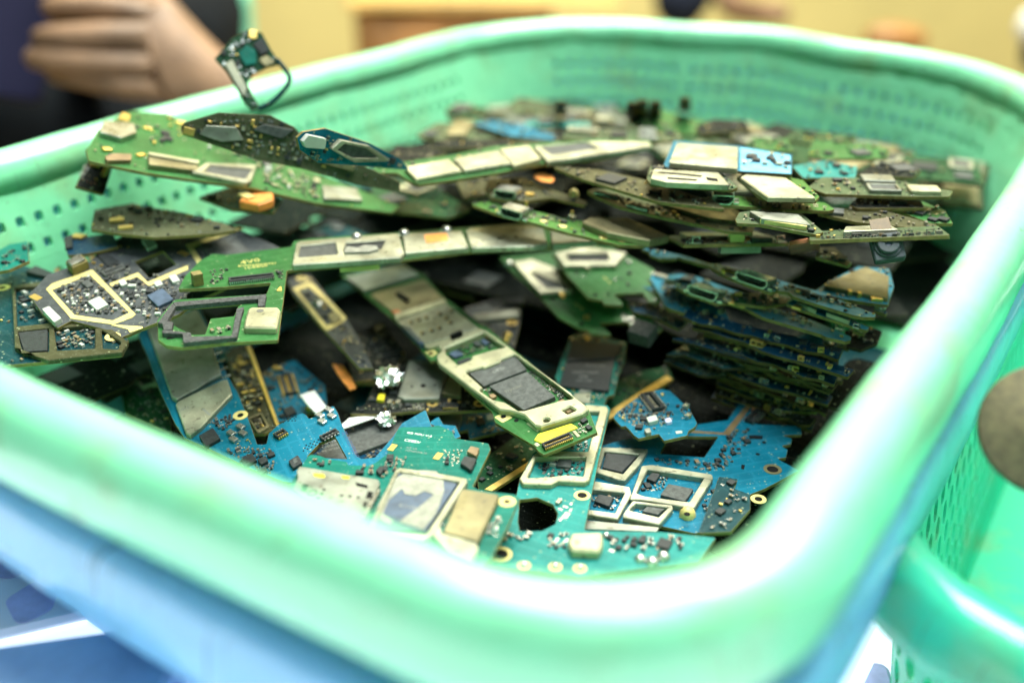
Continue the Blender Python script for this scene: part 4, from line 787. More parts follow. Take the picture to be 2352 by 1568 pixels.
# 10 big black chips
b = Board('shaded teal board with two big black memory chips, right of the long middle board', 'Z2', [(1720, 1010, -.0600), (2180, 900, -.0590), (1820, 750, -.0590)], [(1715, 1020), (1815, 745), (1900, 715), (2195, 790), (2185, 900), (2140, 1000), (2112, 1140), (2066, 1150), (2042, 1218), (1960, 1205), (1780, 1190)], 'teal', seed=10)
c = b.poly('chip', [(1790, 912), (1828, 768), (2172, 800), (2120, 890)], 1.1, 'chip'); c = b.poly('chip', [(1740, 1078), (1785, 925), (2115, 904), (2072, 1112)], 1.1, 'chip')
b.text('KMR31000BA', (2005, 985), (1828, 982), 'mark', 1.1, c); b.text('SEC 937', (1965, 1040), (1858, 1036), 'mark', 1.1, c); b.text('GM1CX99P', (2055, 940), (1920, 936), 'mark', 1.1, c); b.text('054', (1935, 1012), (1880, 1010), 'mark', 1.1, c)
c = b.poly('shield_can', [(1822, 1188), (1842, 1126), (1955, 1126), (1950, 1194)], 1.3, 'shield'); b.text('2552', (1872, 1178), (1935, 1182), 'mark', 1.3, c); b.dot((1935, 1150), .4, 'hole', 1.33, parent=c)
b.poly('dried_glue', [(1870, 1115), (1905, 1082), (1970, 1090), (1975, 1110), (1900, 1120)], .6, 'gunk'); blob(b, (2058, 1096), 1.1, 'copper', hgt=.4, name='red_dot'); b.caps(14, [(2085, 1040), (2130, 960), (2160, 900), (2120, 1120)], .5, 1.1)
# 11 dark grey board with stamped shield
b = QB('charcoal board with a grey stamped shield and crumpled foil scrap, under the long middle board', 'Z2', [(330, 1268), (440, 1200), (530, 1010), (600, 930), (1000, 960), (1150, 1100), (1285, 1215), (1272, 1242), (850, 1256), (838, 1242), (520, 1272)], -.0580, 'dark', seed=11)
c = b.poly('shield_can', [(656, 1150), (735, 906), (960, 905), (985, 985), (935, 1160), (700, 1166)], 1.7, 'shieldgrey', 0, .4, (), .3)
for p in ((800, 970), (752, 1083), (905, 1075)): b.dot(p, .45, 'hole', 1.74, 'punched_hole', c)
b.dot((828, 1078), .8, 'hole', 1.74, 'punched_hole', c, sy=1.4); b.poly('shield_can', [(955, 1128), (1002, 1002), (1082, 1080), (1080, 1148)], 1.3, 'tan')
b.poly('inductor', [(515, 1170), (530, 1130), (572, 1132), (562, 1175)], 1.0, 'yellow'); b.clip((605, 1215), 70); b.clip((660, 1215), 70); b.conn((960, 1205), (1065, 1205), 2.2, 1, 7); b.ring((890, 1198), 1.6, .7, 'gold'); b.ring((1205, 1198), 1.7, .9, 'gold'); b.caps(24, [(720, 1200), (840, 1190), (830, 1240), (700, 1240)], .5, .8, kinds=('silver', 'capcream')); b.caps(14, None, .6, 1.2)
# foil scraps
def foil(label, fr, p, z, r, seed):
    rg = random.Random(seed); c = at(*D(fr, p), z); bm = bmesh.new(); bmesh.ops.create_icosphere(bm, subdivisions=3, radius=r)
    for v in bm.verts: v.co *= rg.uniform(.55, 1.25); v.co.z *= .6
    me = bpy.data.meshes.new('foil'); bm.to_mesh(me); bm.free(); me.materials.append(MATS['foil']); o = link('foil_scrap', me); o.location = c+Vector((0, 0, r*.4)); tag(o, label, 'foil'); return o
foil('larger crumpled silver foil scrap on the charcoal board', 'Z2', (595, 1055), -.056, .0042, 3); foil('small crumpled foil scrap on the big black chip at lower centre', 'Z2', (583, 1325), -.0600, .0026, 5)
# 12 black-chip board
b = QB('dark blue board with one wide black chip showing through the notch of the blue board', 'Z2', [(60, 1560), (290, 1390), (690, 1262), (785, 1270), (765, 1405), (690, 1490), (400, 1620), (80, 1640)], -.0625, 'navy', seed=12)
c = b.poly('chip', [(110, 1540), (300, 1388), (690, 1285), (690, 1418), (380, 1532), (250, 1610)], 1.2, 'chipgrey'); b.text('B318N', (745, 262), (650, 290), 'mark', 1.2, c, 'Z4'); b.text('1MPG72', (760, 285), (655, 312), 'mark', 1.2, c, 'Z4'); b.text('1932K-A6', (770, 310), (655, 338), 'mark', 1.2, c, 'Z4'); b.caps(30, [(400, 1540), (700, 1430), (760, 1420), (700, 1490), (450, 1590)], .5, 1.0)
def scrap(label, fr, pts, z, m, h=.3, name='paper_scrap', cat='paper', tilt=(0, 0)):
    pl = flat(fr, pts, z, tilt); P = [at(*D(fr, p[:2]), p[2]) for p in pl]; N = (P[1]-P[0]).cross(P[2]-P[0]).normalized(); N = N if N.z > 0 else -N; U = (P[1]-P[0]).normalized(); V_ = N.cross(U); Q = []
    for p in pts:
        d = ray(*D(fr, p)); X = CAM+d*((P[0]-CAM).dot(N)/d.dot(N))-P[0]; Q.append((X.dot(U)*1000, X.dot(V_)*1000))
    me = prism(Q, [], 0, h, h*.2, .3); me.materials.append(MATS[m]); o = link(name, me); o.matrix_world = Matrix(((U.x, V_.x, N.x, P[0].x), (U.y, V_.y, N.y, P[0].y), (U.z, V_.z, N.z, P[0].z), (0, 0, 0, 1))); tag(o, label, cat); return o
scrap('white paper strip poking out below the charcoal board', 'Z2', [(262, 1362), (330, 1302), (430, 1290), (512, 1268), (516, 1292), (300, 1368)], -.0590, 'paper')
scrap('white plastic corner behind the blue board with the four silver pads', 'C', [(2060, 1130), (2230, 1075), (2370, 1270), (2250, 1350), (2140, 1240)], -.0600, 'paper', .6)
# 13, 14
b = QB('shaded blue board with a scratched tan shield, behind the teal board', 'Z2', [(690, 1270), (1290, 1236), (1402, 1370), (1140, 1436), (1128, 1372), (1080, 1384), (790, 1376), (690, 1402)], -.0650, 'blue', seed=13); b.poly('shield_can', [(790, 1362), (800, 1272), (1085, 1256), (1090, 1310), (1060, 1374)], 1.2, 'shieldgrey'); b.poly('chip', [(1180, 1300), (1230, 1290), (1250, 1330), (1190, 1340)], .9, 'chip'); b.poly('inductor', [(1250, 1270), (1330, 1260), (1345, 1295), (1260, 1310)], .9, 'white'); b.caps(20, None, .6, 1.2)
b = QB('blue tab of a board poking up behind the teal board', 'Z2', [(800, 1372), (930, 1285), (965, 1340), (1045, 1346), (1080, 1420), (900, 1500), (780, 1460)], -.0545, 'blue', seed=14); b.conn((855, 1362), (890, 1338), 1.6, .8, 5, pin='silver')
# 15 two green boards in the middle right
o = [(1340, 215), (1400, 290), (1610, 480), (1740, 625), (1880, 700), (1935, 705), (1960, 732), (2092, 742), (2075, 715), (2010, 660), (2200, 650), (2245, 720), (2290, 746), (2360, 746), (2440, 700), (2300, 560), (1850, 330), (1700, 180)]
b = Board('bright green board with a toothed lower corner and windowed silver shield, under the upper heap', 'Z2', [(1340, 215, -.0430), (2092, 742, -.0500), (1850, 330, -.0430)], o, 'green', seed=15)
b.poly('shield_can', [(1425, 245), (1560, 225), (1730, 290), (1838, 440), (1612, 462)], 1.5, 'shield', 0, .5, [[(1545, 318), (1740, 312), (1815, 415), (1662, 420)]], .3); b.poly('chip', [(1540, 318), (1742, 310), (1820, 418), (1660, 424)], .9, 'chipgrey', reg=False)
b.dot((1700, 495), .9); b.dot((1892, 665), .8); b.text('PN7 90V', (1838, 528), (1900, 575), 'markgold'); b.clip((1765, 482), 30, .8, 'gold'); b.clip((1930, 630), 30, .8, 'gold'); b.caps(16, [(2150, 590), (2280, 650), (2250, 690), (2150, 620)], .5, 1.0); blob(b, (1405, 268), 1.6, 'silver')
b.rect('foam_block', (2300, 690), (7, 6), 4.5, 'foam', 20)
o = [(1690, 185), (1790, 330), (1880, 430), (1935, 490), (2030, 505), (2042, 532), (2168, 540), (2165, 520), (2110, 465), (2300, 455), (2350, 520), (2420, 520), (2380, 300), (2100, 150), (1800, 120)]
b = Board('green toothed board lying just above its twin, half hidden by the upper heap', 'Z2', [(1690, 185, -.0370), (2168, 540, -.0420), (2100, 150, -.0360)], o, 'green', seed=16)
b.poly('shield_can', [(1712, 188), (1772, 275), (2120, 272), (2200, 180), (1900, 140)], 1.5, 'shield', 0, .5, [[(1790, 195), (1815, 238), (2080, 236), (2060, 190)]], .3); b.poly('chip', [(1788, 192), (1815, 240), (2084, 238), (2064, 188)], .8, 'chip', reg=False); b.clip((1930, 305), 30, .8, 'cream'); b.caps(10, None, .6, 1.2); b.dot((1860, 316), .8); b.dot((1985, 470), .8); b.text('PN7 90V', (2030, 350), (2080, 395), 'markgold')
b = QB('little blue tab board on the left end of the stacked charging boards, upper one', 'Z3', [(250, 372), (300, 340), (430, 350), (700, 430), (640, 500), (420, 400), (330, 402)], -.0400, 'blue', seed=17); b.caps(5, None, .8, 1.4)
b = QB('little blue tab board on the left end of the stacked charging boards, lower one', 'Z3', [(348, 532), (380, 510), (560, 530), (760, 640), (700, 700), (520, 610), (400, 582)], -.0450, 'navy', seed=18); b.caps(10, None, .8, 1.6)
# 16 stacked blue charging boards
LS = 'stacked blue charging boards by the right rim'
def usb_on(b, p, q, **k):
    a, c = b.loc(p), b.loc(q); b.usb(((a[0]+c[0])/2, (a[1]+c[1])/2), math.degrees(math.atan2(c[1]-a[1], c[0]-a[0])), fr='mm', W=math.dist(a, c), **k)
o = [(345, 356), (380, 320), (480, 312), (600, 330), (760, 390), (900, 440), (1050, 490), (1150, 560), (1400, 640), (1560, 690), (1780, 780), (1935, 850), (1930, 880), (1890, 888), (1720, 850), (1680, 828), (1400, 745), (1180, 680), (1030, 602), (950, 575), (880, 555), (790, 562), (520, 470), (440, 420), (455, 395), (430, 380), (350, 372)]
b = Board('nearest long blue charging board of the right-hand stack, with a micro-USB mouth', 'B', [(440, 420, -.0330), (1890, 888, -.0345), (1780, 780, -.0358)], o, 'sheenblue', seed=20, group=LS)
usb_on(b, (525, 478), (775, 560)); b.poly('brass_lug', [(880, 556), (905, 540), (1000, 560), (1028, 598), (960, 578)], .25, 'gold', 0, .1); b.poly('chip', [(455, 352), (490, 325), (585, 335), (570, 366)], 1.2, 'chipgrey'); b.clip((695, 402), -15, .9); b.cap(b.loc((1135, 605)), 'white', 2.0, 1.6, 1.0, 0); b.clip((1290, 645), 80, .6, 'cream'); b.clip((1520, 738), 80, .7, 'cream'); b.clip((1830, 790), -10, 1.2); b.cap(b.loc((1440, 712)), 'cap', 1.5, .8, .6, 0); b.caps(60, [(840, 450), (1100, 540), (1560, 690), (1560, 730), (1150, 600), (860, 520)], .5, 1.1, kinds=('capblack', 'silver', 'chip', 'capcream')); b.caps(8, [(560, 360), (700, 400), (640, 420)], .6, 1.2)
o = [(215, 352), (240, 302), (385, 325), (480, 400), (700, 560), (870, 640), (890, 700), (830, 736), (760, 742), (580, 716), (545, 686), (530, 652), (400, 612), (350, 592), (310, 532), (270, 450)]
b = QB('blue charging board with a chewed left edge, tucked under the nearest micro-USB board', 'B', o, -.0385, 'sheenblue', seed=21, group=LS, edge='edge'); b.poly('shield_can', [(245, 312), (262, 300), (385, 328), (372, 350)], 1.0, 'silver'); b.caps(70, [(310, 380), (480, 450), (640, 600), (530, 600), (370, 550)], .55, 1.3, kinds=('capblack', 'chip', 'silver', 'capcream', 'capgrey')); b.clip((690, 655), 80, .8, 'cream'); b.clip((822, 648), 80, .8, 'cream'); b.cap(b.loc((545, 548)), 'silver', 2.6, 2, 1, 10); b.caps(6, [(560, 620), (800, 650), (800, 700), (600, 680)], .7, 1.2)
o = [(140, 88), (220, 95), (480, 150), (730, 225), (800, 230), (1000, 280), (1200, 330), (1440, 400), (1700, 470), (1900, 560), (2145, 655), (2140, 682), (2040, 680), (1940, 660), (1600, 555), (1440, 502), (1400, 470), (1300, 450), (1260, 468), (1215, 458), (930, 355), (850, 325), (730, 248), (450, 165), (430, 180), (310, 182), (220, 150), (210, 120)]
b = Board('topmost long blue charging board of the right-hand stack, with a micro-USB mouth', 'B', [(220, 150, -.0260), (2040, 680, -.0270), (1440, 400, -.0282)], o, 'sheenblue', seed=22, group=LS)
usb_on(b, (935, 365), (1205, 455)); b.conn((835, 256), (975, 296), 1.8, .8, 10); b.caps(46, [(1000, 290), (1440, 410), (1900, 570), (1880, 600), (1440, 470), (1220, 400)], .5, 1.2, kinds=('capblack', 'silver', 'capgrey', 'capcream', 'chip')); b.poly('brass_lug', [(1250, 372), (1275, 374), (1315, 392), (1280, 394)], .2, 'gold'); blob(b, (335, 135), .7, 'silver'); b.clip((1765, 555), 0, .6); b.clip((1905, 595), 0, .7, 'tan'); b.poly('chip', [(1455, 430), (1480, 422), (1590, 450), (1570, 462)], .8, 'chipgrey')
b = QB('blue board with a broad olive shield against the right wall', 'B', [(1635, 445), (1720, 390), (1990, 245), (2260, 270), (2300, 420), (2250, 575), (2100, 558), (1850, 520), (1640, 462)], -.0290, 'sheenblue', seed=23); b.poly('shield_can', [(1702, 410), (1870, 318), (2060, 250), (2260, 330), (2250, 520)], 1.2, 'tan', 0, .4); b.cap(b.loc((1770, 440)), 'gold', 3, 1.8, 1, -10); b.cap(b.loc((2150, 540)), 'gold', 3, 1.8, 1, -10); b.clip((1920, 488), 80, .8, 'gold'); b.clip((2000, 505), 80, .8, 'gold'); b.caps(8, None, .6, 1.2)
b = QB('thin blue board with two silver bars between the micro-USB boards', 'B', [(1380, 562), (1450, 530), (1650, 600), (1850, 650), (2090, 772), (2062, 792), (1900, 742), (1500, 612)], -.0300, 'sheenblue', seed=24, group=LS); b.poly('silver_bar', [(1465, 548), (1480, 538), (1645, 598), (1635, 622)], 1.2, 'shield'); b.poly('silver_bar', [(1720, 640), (1735, 625), (1930, 680), (1922, 712)], 1.2, 'shield'); b.cap(b.loc((1470, 610)), 'gold', 2.5, 1.4, .8, 0); b.clip((1980, 770), 0, .8)
o = [(1190, 470), (1420, 470), (1440, 500), (1380, 560), (1200, 590), (950, 560), (900, 480)]
QB('dim green board between the two micro-USB boards', 'B', o, -.0320, 'dgreen', seed=25, auto=dict(dens=.4, caps=12))
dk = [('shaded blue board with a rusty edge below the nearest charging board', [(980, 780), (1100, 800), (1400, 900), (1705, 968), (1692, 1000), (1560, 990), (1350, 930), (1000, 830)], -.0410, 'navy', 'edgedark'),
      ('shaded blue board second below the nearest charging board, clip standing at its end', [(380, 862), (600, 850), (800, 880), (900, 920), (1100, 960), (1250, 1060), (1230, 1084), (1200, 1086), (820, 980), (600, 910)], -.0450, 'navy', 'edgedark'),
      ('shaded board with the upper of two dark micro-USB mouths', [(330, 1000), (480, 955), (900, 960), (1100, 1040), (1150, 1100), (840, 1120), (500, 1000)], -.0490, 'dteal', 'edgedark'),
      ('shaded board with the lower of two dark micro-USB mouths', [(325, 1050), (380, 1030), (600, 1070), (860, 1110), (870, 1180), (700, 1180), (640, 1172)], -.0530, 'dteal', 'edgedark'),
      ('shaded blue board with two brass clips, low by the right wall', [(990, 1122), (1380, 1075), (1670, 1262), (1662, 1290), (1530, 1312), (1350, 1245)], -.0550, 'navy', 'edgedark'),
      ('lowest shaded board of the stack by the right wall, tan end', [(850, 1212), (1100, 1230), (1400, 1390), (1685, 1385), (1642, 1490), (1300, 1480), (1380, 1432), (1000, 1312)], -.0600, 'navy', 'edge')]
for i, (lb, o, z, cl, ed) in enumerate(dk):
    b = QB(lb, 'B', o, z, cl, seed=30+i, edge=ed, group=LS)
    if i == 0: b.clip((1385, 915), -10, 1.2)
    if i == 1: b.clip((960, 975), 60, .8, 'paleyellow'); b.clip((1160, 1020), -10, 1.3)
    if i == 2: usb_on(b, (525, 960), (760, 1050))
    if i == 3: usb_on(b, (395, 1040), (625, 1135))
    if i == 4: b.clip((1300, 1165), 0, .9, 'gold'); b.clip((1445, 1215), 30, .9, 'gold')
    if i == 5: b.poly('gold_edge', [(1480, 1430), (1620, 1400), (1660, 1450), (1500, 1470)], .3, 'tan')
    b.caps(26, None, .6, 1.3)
QB('shadow-black board added to darken the gap between the charging boards and the right wall', 'B', [(1880, 800), (2020, 740), (2200, 800), (2160, 900), (2020, 960), (1900, 930)], -.0400, 'deep', seed=190, edge='edgedark').caps(10, None, .7, 1.4)  # added board, its near-black colour stands in for shadow over the lit wall
rs = random.Random(4)
for k in range(13):                   # the tight run of thin boards under the charging boards
    x0, x1 = 560+k*22+rs.uniform(-120, 120), 1900-k*24+rs.uniform(-90, 30); y0 = 700+k*50+rs.uniform(-14, 14); sl = rs.uniform(.24, .38)
    yy = lambda x: y0+sl*(x-560); fr_ = []; n_ = 9
    for q in range(n_+1): x = x0+(x1-x0)*q/n_; fr_.append((x, yy(x)+rs.choice((0, 0, 16, -10))+rs.uniform(-4, 4))); 
    bk_ = [(x+rs.uniform(-20, 20)+40, yy(x)-rs.uniform(60, 85)) for x in [x1-(x1-x0)*q/6 for q in range(7)]]
    b = QB('thin shaded board in the tight stack under the charging boards by the right wall', 'B', fr_+bk_, -.0385-.0021*k, rs.choice(('blue', 'navy', 'navy') if k < 3 else ('navy', 'dark', 'dteal', 'navy', 'dark')), tilt=(rs.uniform(-.0016, .0012), 0), seed=200+k, group='thin boards of the tight stack', edge='edgethin')
    b.caps(22, None, .6, 1.4, kinds=('capblack', 'chip', 'silver', 'capcream', 'cap', 'gold'))
    for q in range(3): b.clip((lambda x: (x, yy(x)-14))(x0+(x1-x0)*rs.uniform(.35, .96)), rs.uniform(-20, 20), rs.uniform(.6, 1.0), rs.choice(('silver', 'gold', 'cream')))
for i, (x, y, z) in enumerate(((1760, 905, -.042), (1880, 930, -.043), (1640, 1020, -.047), (1740, 1180, -.052), (1820, 1210, -.053), (1680, 1320, -.058), (2200, 630, -.031), (2010, 800, -.037))):
    b = QB('tiny broken board end with a clip by the right wall, %s' % ('highest of the left pair', 'second of the left pair', 'third, set back leftward', 'fourth down', 'fifth down', 'lowest of the column', 'beside the olive shield', 'near the silver bars')[i], 'B', [(x-70, y-40), (x+20, y-25), (x+45, y+10), (x+35, y+25), (x-60, y-5)], z, 'dgreen' if i % 2 else 'navy', seed=50+i)
    b.clip((x, y), 0, .8, ('silver', 'cream', 'gold')[i % 3]); b.cap(b.loc((x-35, y-15)), 'capcream', 2, 1.2, .8, 0)
# 17 green micro-USB board and its neighbours
o = [(655, 860), (770, 848), (830, 870), (1000, 900), (1140, 930), (1290, 972), (1500, 990), (1900, 1075), (1985, 1094), (1940, 1118), (1800, 1148), (1640, 1142), (1560, 1122), (1430, 1088), (1300, 1060), (1050, 988), (830, 935), (660, 874)]
b = Board('light green board with a silver micro-USB mouth and a glassy brown shield', 'Z7', [(660, 872, -.0120), (1640, 1142, -.0160), (1985, 1094, -.0172)], o, 'lime', seed=60)
usb_on(b, (835, 945), (980, 985)); b.poly('shield_can', [(1392, 985), (1440, 952), (1700, 955), (1980, 1078), (1850, 1108), (1560, 1052)], 2.2, 'tan', 0, .5, (), .4)
for p in ((1135, 982), (1262, 1016), (1538, 1094), (1660, 1114)): b.dot(p, 1.3, 'paleyellow', .04, 'plated_slot', sy=.9)
b.clip((1320, 980), -10, 1.0); b.clip((1520, 1040), -10, 1.0); b.caps(26, [(1020, 925), (1300, 985), (1260, 1000), (1020, 945)], .5, 1.1); b.cap(b.loc((1015, 900)), 'gold', .7, .7, 2.2, 0); b.cap(b.loc((1322, 962)), 'gold', .7, .7, 2.2, 0)
b = QB('olive board with a second rolled metal socket behind the light green micro-USB board', 'Z7', [(760, 700), (1000, 690), (1140, 750), (1425, 850), (1410, 875), (1180, 822), (980, 850), (780, 830), (740, 760)], -.0110, 'olive', seed=61, auto=dict(dens=.5, caps=10)); usb_on(b, (800, 828), (945, 848)); blob(b, (1335, 812), 1.6, 'paleyellow', hgt=1.4, name='brass_post'); b.cap(b.loc((1040, 810)), 'gold', 2.5, 1.6, .8, 0)
sc_ = scrap('oval orange sticker lying on the olive board with the rolled socket', 'Z7', [(1065, 690), (1085, 668), (1140, 662), (1190, 680), (1205, 705), (1190, 728), (1120, 720)], -.0085, 'orange', .3, 'orange_sticker', 'sticker')
o = [(1425, 778), (1470, 764), (1600, 768), (1900, 825), (2400, 890), (2560, 985), (2540, 1060), (2352, 1046), (2200, 1010), (1900, 946), (1640, 882), (1460, 802)]
b = Board('grey-green board seen along its glossy edge with a comb of black contacts', 'Z7', [(1460, 802, -.0080), (2352, 1046, -.0110), (1900, 825, -.0098)], o, 'sage', seed=62); b.conn((1480, 778), (1640, 815), 1.6, .8, 14, pin='silver'); b.conn((1700, 862), (1840, 898), 1.6, .8, 14, pin='silver'); b.caps(30, [(1480, 775), (1700, 830), (1980, 925), (1960, 935), (1650, 860)], .5, 1.2, kinds=('capblack', 'chip', 'silver')); b.poly('shield_can', [(1880, 850), (2380, 905), (2480, 985), (2250, 960)], .9, 'tan')
b = QB('olive board tilted above the one with the comb of contacts', 'Z7', [(1195, 618), (1500, 635), (1800, 700), (2300, 855), (2352, 900), (1900, 850), (1640, 772), (1400, 700)], -.0030, 'olive', seed=63, auto=dict(dens=.7, caps=12))
# 20 upper long strip
o = [(-20, 655), (0, 612), (150, 590), (500, 540), (800, 480), (1050, 462), (1440, 436), (1840, 432), (1870, 486), (1760, 512), (1500, 562), (1160, 602), (1122, 597), (850, 652), (600, 692), (290, 736), (255, 724), (150, 660)]
b = Board('long green board with cream shields in a row, crossing the top of the heap', 'Z7', [(-20, 655, -.0040), (1870, 486, -.0040), (800, 480, -.0030)], o, 'green', seed=64)
for q, m, hl in (([(195, 615), (500, 562), (585, 640), (275, 696)], 'cream', None), ([(522, 560), (830, 502), (918, 590), (602, 640)], 'shield', None), ([(832, 492), (1040, 472), (1118, 560), (930, 608)], 'cream', None), ([(1062, 478), (1440, 444), (1840, 446), (1858, 478), (1160, 582)], 'shield', [(1115, 482), (1420, 450), (1500, 490), (1190, 535)])):
    b.poly('shield_can', q, 1.6, m, 0, .5, [hl] if hl else (), .3)
b.poly('chip', [(1112, 484), (1422, 448), (1505, 490), (1188, 538)], 1.1, 'chipgrey', reg=False); b.caps(6, [(20, 610), (140, 600), (150, 640)], .8, 1.4)
# 21-25 left side of the heap
o = [(240, 500), (270, 470), (320, 370), (450, 285), (545, 242), (800, 260), (900, 330), (1500, 540), (2352, 880), (2300, 925), (1800, 862), (1350, 756), (950, 702), (640, 656), (260, 576)]
b = Board('large green board resting on the far-left rim and sloping down into the heap', 'Z6', [(260, 576, .0050), (2300, 925, -.0200), (545, 242, .0060)], o, 'green', seed=65)
c = b.poly('connector', [(662, 518), (1005, 578), (985, 640), (665, 600)], 1.6, 'tan'); b.poly('connector_lip', [(662, 516), (1005, 576), (1000, 592), (664, 532)], .7, 'cream', 1.6, .1, (), .1, c, None, False)
b.poly('shield_can', [(950, 648), (1045, 588), (1392, 602), (1352, 712), (1320, 722)], 1.5, 'shield', 0, .5, [[(1035, 648), (1080, 604), (1360, 630), (1310, 698)]], .3); b.poly('chip', [(1030, 650), (1078, 602), (1364, 628), (1312, 702)], .9, 'chipgrey', reg=False)
b.poly('shield_can', [(335, 380), (365, 305), (560, 322), (585, 385), (480, 420)], 1.8, 'steel'); b.poly('gold_contact', [(455, 290), (490, 250), (540, 270), (530, 310)], .8, 'gold'); b.poly('inductor', [(370, 545), (420, 525), (550, 530), (545, 570), (380, 572)], 1.3, 'brown'); b.cap(b.loc((380, 510)), 'gold', 2.6, 1.8, .8, 30); b.cap(b.loc((610, 545)), 'gold', 3, 1.5, .6, 50); b.cap(b.loc((655, 365)), 'gold', 2.4, 1.3, .6, 10)
b.poly('shield_can', [(1830, 740), (2060, 760), (2100, 840), (1840, 830)], 1.2, 'shieldgrey'); b.caps(60, [(1000, 480), (1400, 560), (1800, 720), (1780, 840), (1400, 720), (1390, 600)], .8, 2.2, kinds=('silver', 'capcream', 'capgrey', 'white')); b.caps(20, [(600, 280), (850, 290), (1000, 400), (900, 480), (500, 450)], .8, 1.8, kinds=('capgrey', 'gold'))
o = [(880, 350), (900, 322), (1130, 252), (1480, 272), (1640, 350), (1700, 420), (2000, 560), (2352, 720), (2352, 792), (2050, 732), (1700, 632), (1400, 572), (1100, 472), (890, 402)]
b = Board('dark olive board with many small parts lying across the large green board', 'Z6', [(890, 402, .0110), (2352, 792, -.0080), (1480, 272, .0150)], o, 'drab', seed=66); b.poly('chip', [(1360, 370), (1440, 330), (1640, 370), (1560, 430)], 1.2, 'chipgrey'); b.poly('shield_can', [(1000, 400), (1050, 340), (1250, 350), (1300, 440), (1150, 450)], 1.2, 'shieldgrey'); b.poly('shield_can', [(1720, 520), (1800, 500), (2050, 610), (2040, 650), (1850, 600)], 1.2, 'tan'); b.caps(70, [(1000, 300), (1600, 300), (1700, 500), (2000, 640), (1300, 500)], .8, 2.0, kinds=('cap', 'capcream', 'silver', 'gold', 'chip')); b.cap(b.loc((935, 380)), 'gold', 3, 2, .8, 0)
o = [(1660, 425), (1700, 385), (1850, 360), (2150, 460), (2352, 560), (2420, 640), (2100, 612), (1800, 592), (1680, 505)]
b = Board('pale blue board with white and silver shields beside the dark olive board', 'Z6', [(1660, 425, .0150), (2420, 640, -.0020), (1850, 360, .0160)], o, 'blue', seed=67); b.poly('shield_can', [(1700, 450), (1740, 405), (1860, 430), (1850, 500), (1720, 490)], 1.6, 'white'); b.poly('shield_can', [(1890, 500), (1960, 440), (2150, 480), (2300, 580), (2050, 590)], 1.6, 'shield', 0, .5, [[(1930, 505), (1980, 465), (2130, 495), (2220, 560), (2040, 560)]]); b.poly('chip', [(1925, 506), (1980, 462), (2134, 492), (2226, 564), (2040, 564)], 1.0, 'chipgrey', reg=False); b.caps(14, None, .8, 1.8)
# upright little board with a wire loop
base = at(*D('T1', (1720, 735)), .0105); dep = (base-CAM).dot(ray(PW/2, PH/2))
class UP(Board): pass
def board3d(label, fr, pts3, outline, color, **k):
    b = Board.__new__(Board); b.fr = fr; b.reg = []; b.rng = random.Random(k.get('seed', 1)); P = pts3
    N = (P[1]-P[0]).cross(P[2]-P[0]).normalized(); N = N if N.dot(CAM-P[0]) > 0 else -N
    b.O = P[0]; b.U = (P[1]-P[0]).normalized(); b.V = N.cross(b.U); b.N = N; b.root = empty('circuit_board')
    b.M = Matrix(((b.U.x, b.V.x, N.x, b.O.x), (b.U.y, b.V.y, N.y, b.O.y), (b.U.z, b.V.z, N.z, b.O.z), (0, 0, 0, 1))); b.root.matrix_world = b.M; tag(b.root, label, 'circuit board', GROUP); b.t = .9
    b.poly2 = [b.loc(p) for p in outline]; b.holes = []; me = prism(b.poly2, [], -.9, 0, .06, .5, True, (0, 1)); me.materials.append(MATS[color]); me.materials.append(MATS['edge']); link('substrate', me, b.root)
    us = [p[0] for p in b.poly2]; vs = [p[1] for p in b.poly2]; b.bb = (min(us), max(us), min(vs), max(vs)); BOARDS.append(b); return b
o = [(1440, 395), (1500, 330), (1560, 260), (1680, 195), (1760, 222), (1830, 350), (1890, 430), (1800, 450), (1700, 500), (1660, 560), (1700, 640), (1745, 722), (1690, 742), (1640, 690), (1590, 600), (1520, 480)]
b = board3d('little green board standing upright above the rim with a thin wire loop', 'T1', [atd(*D('T1', (1440, 395)), dep), atd(*D('T1', (1890, 430)), dep+.004), atd(*D('T1', (1720, 735)), dep+.001)], o, 'dgreen', seed=68)
b.poly('shield_can', [(1510, 430), (1560, 400), (1600, 480), (1660, 590), (1640, 650), (1590, 570)], 1.2, 'shield'); b.poly('chip', [(1600, 360), (1660, 300), (1720, 340), (1720, 430), (1650, 440)], .8, 'teal'); b.poly('chip', [(1700, 300), (1760, 250), (1810, 340), (1760, 370)], 1, 'chip'); b.poly('shield_can', [(1740, 400), (1790, 370), (1850, 420), (1780, 445)], 1, 'tan'); b.cap(b.loc((1700, 235)), 'gold', 2.4, 2.4, .6, 0); b.caps(10, None, .8, 1.6)
def tube(b, pts, r, m, name, fr=None, z=0):
    cu = bpy.data.curves.new('c', 'CURVE'); cu.dimensions = '3D'; sp = cu.splines.new('NURBS'); P = [b.loc(p, z, fr) for p in pts]; sp.points.add(len(P)-1)
    for q, p in zip(sp.points, P): q.co = (p[0]/1000, p[1]/1000, z/1000, 1)
    sp.use_endpoint_u = True; sp.order_u = 3; cu.bevel_depth = r/1000; cu.bevel_resolution = 2; t = bpy.data.objects.new('t', cu); me = bpy.data.meshes.new_from_object(t); bpy.data.objects.remove(t); me.materials.clear(); me.materials.append(MATS[m]); return link(name, me, b.root)
tube(b, [(1860, 400), (1930, 480), (1955, 540), (1900, 620), (1800, 710), (1735, 730)], .75, 'dteal', 'wire_loop')
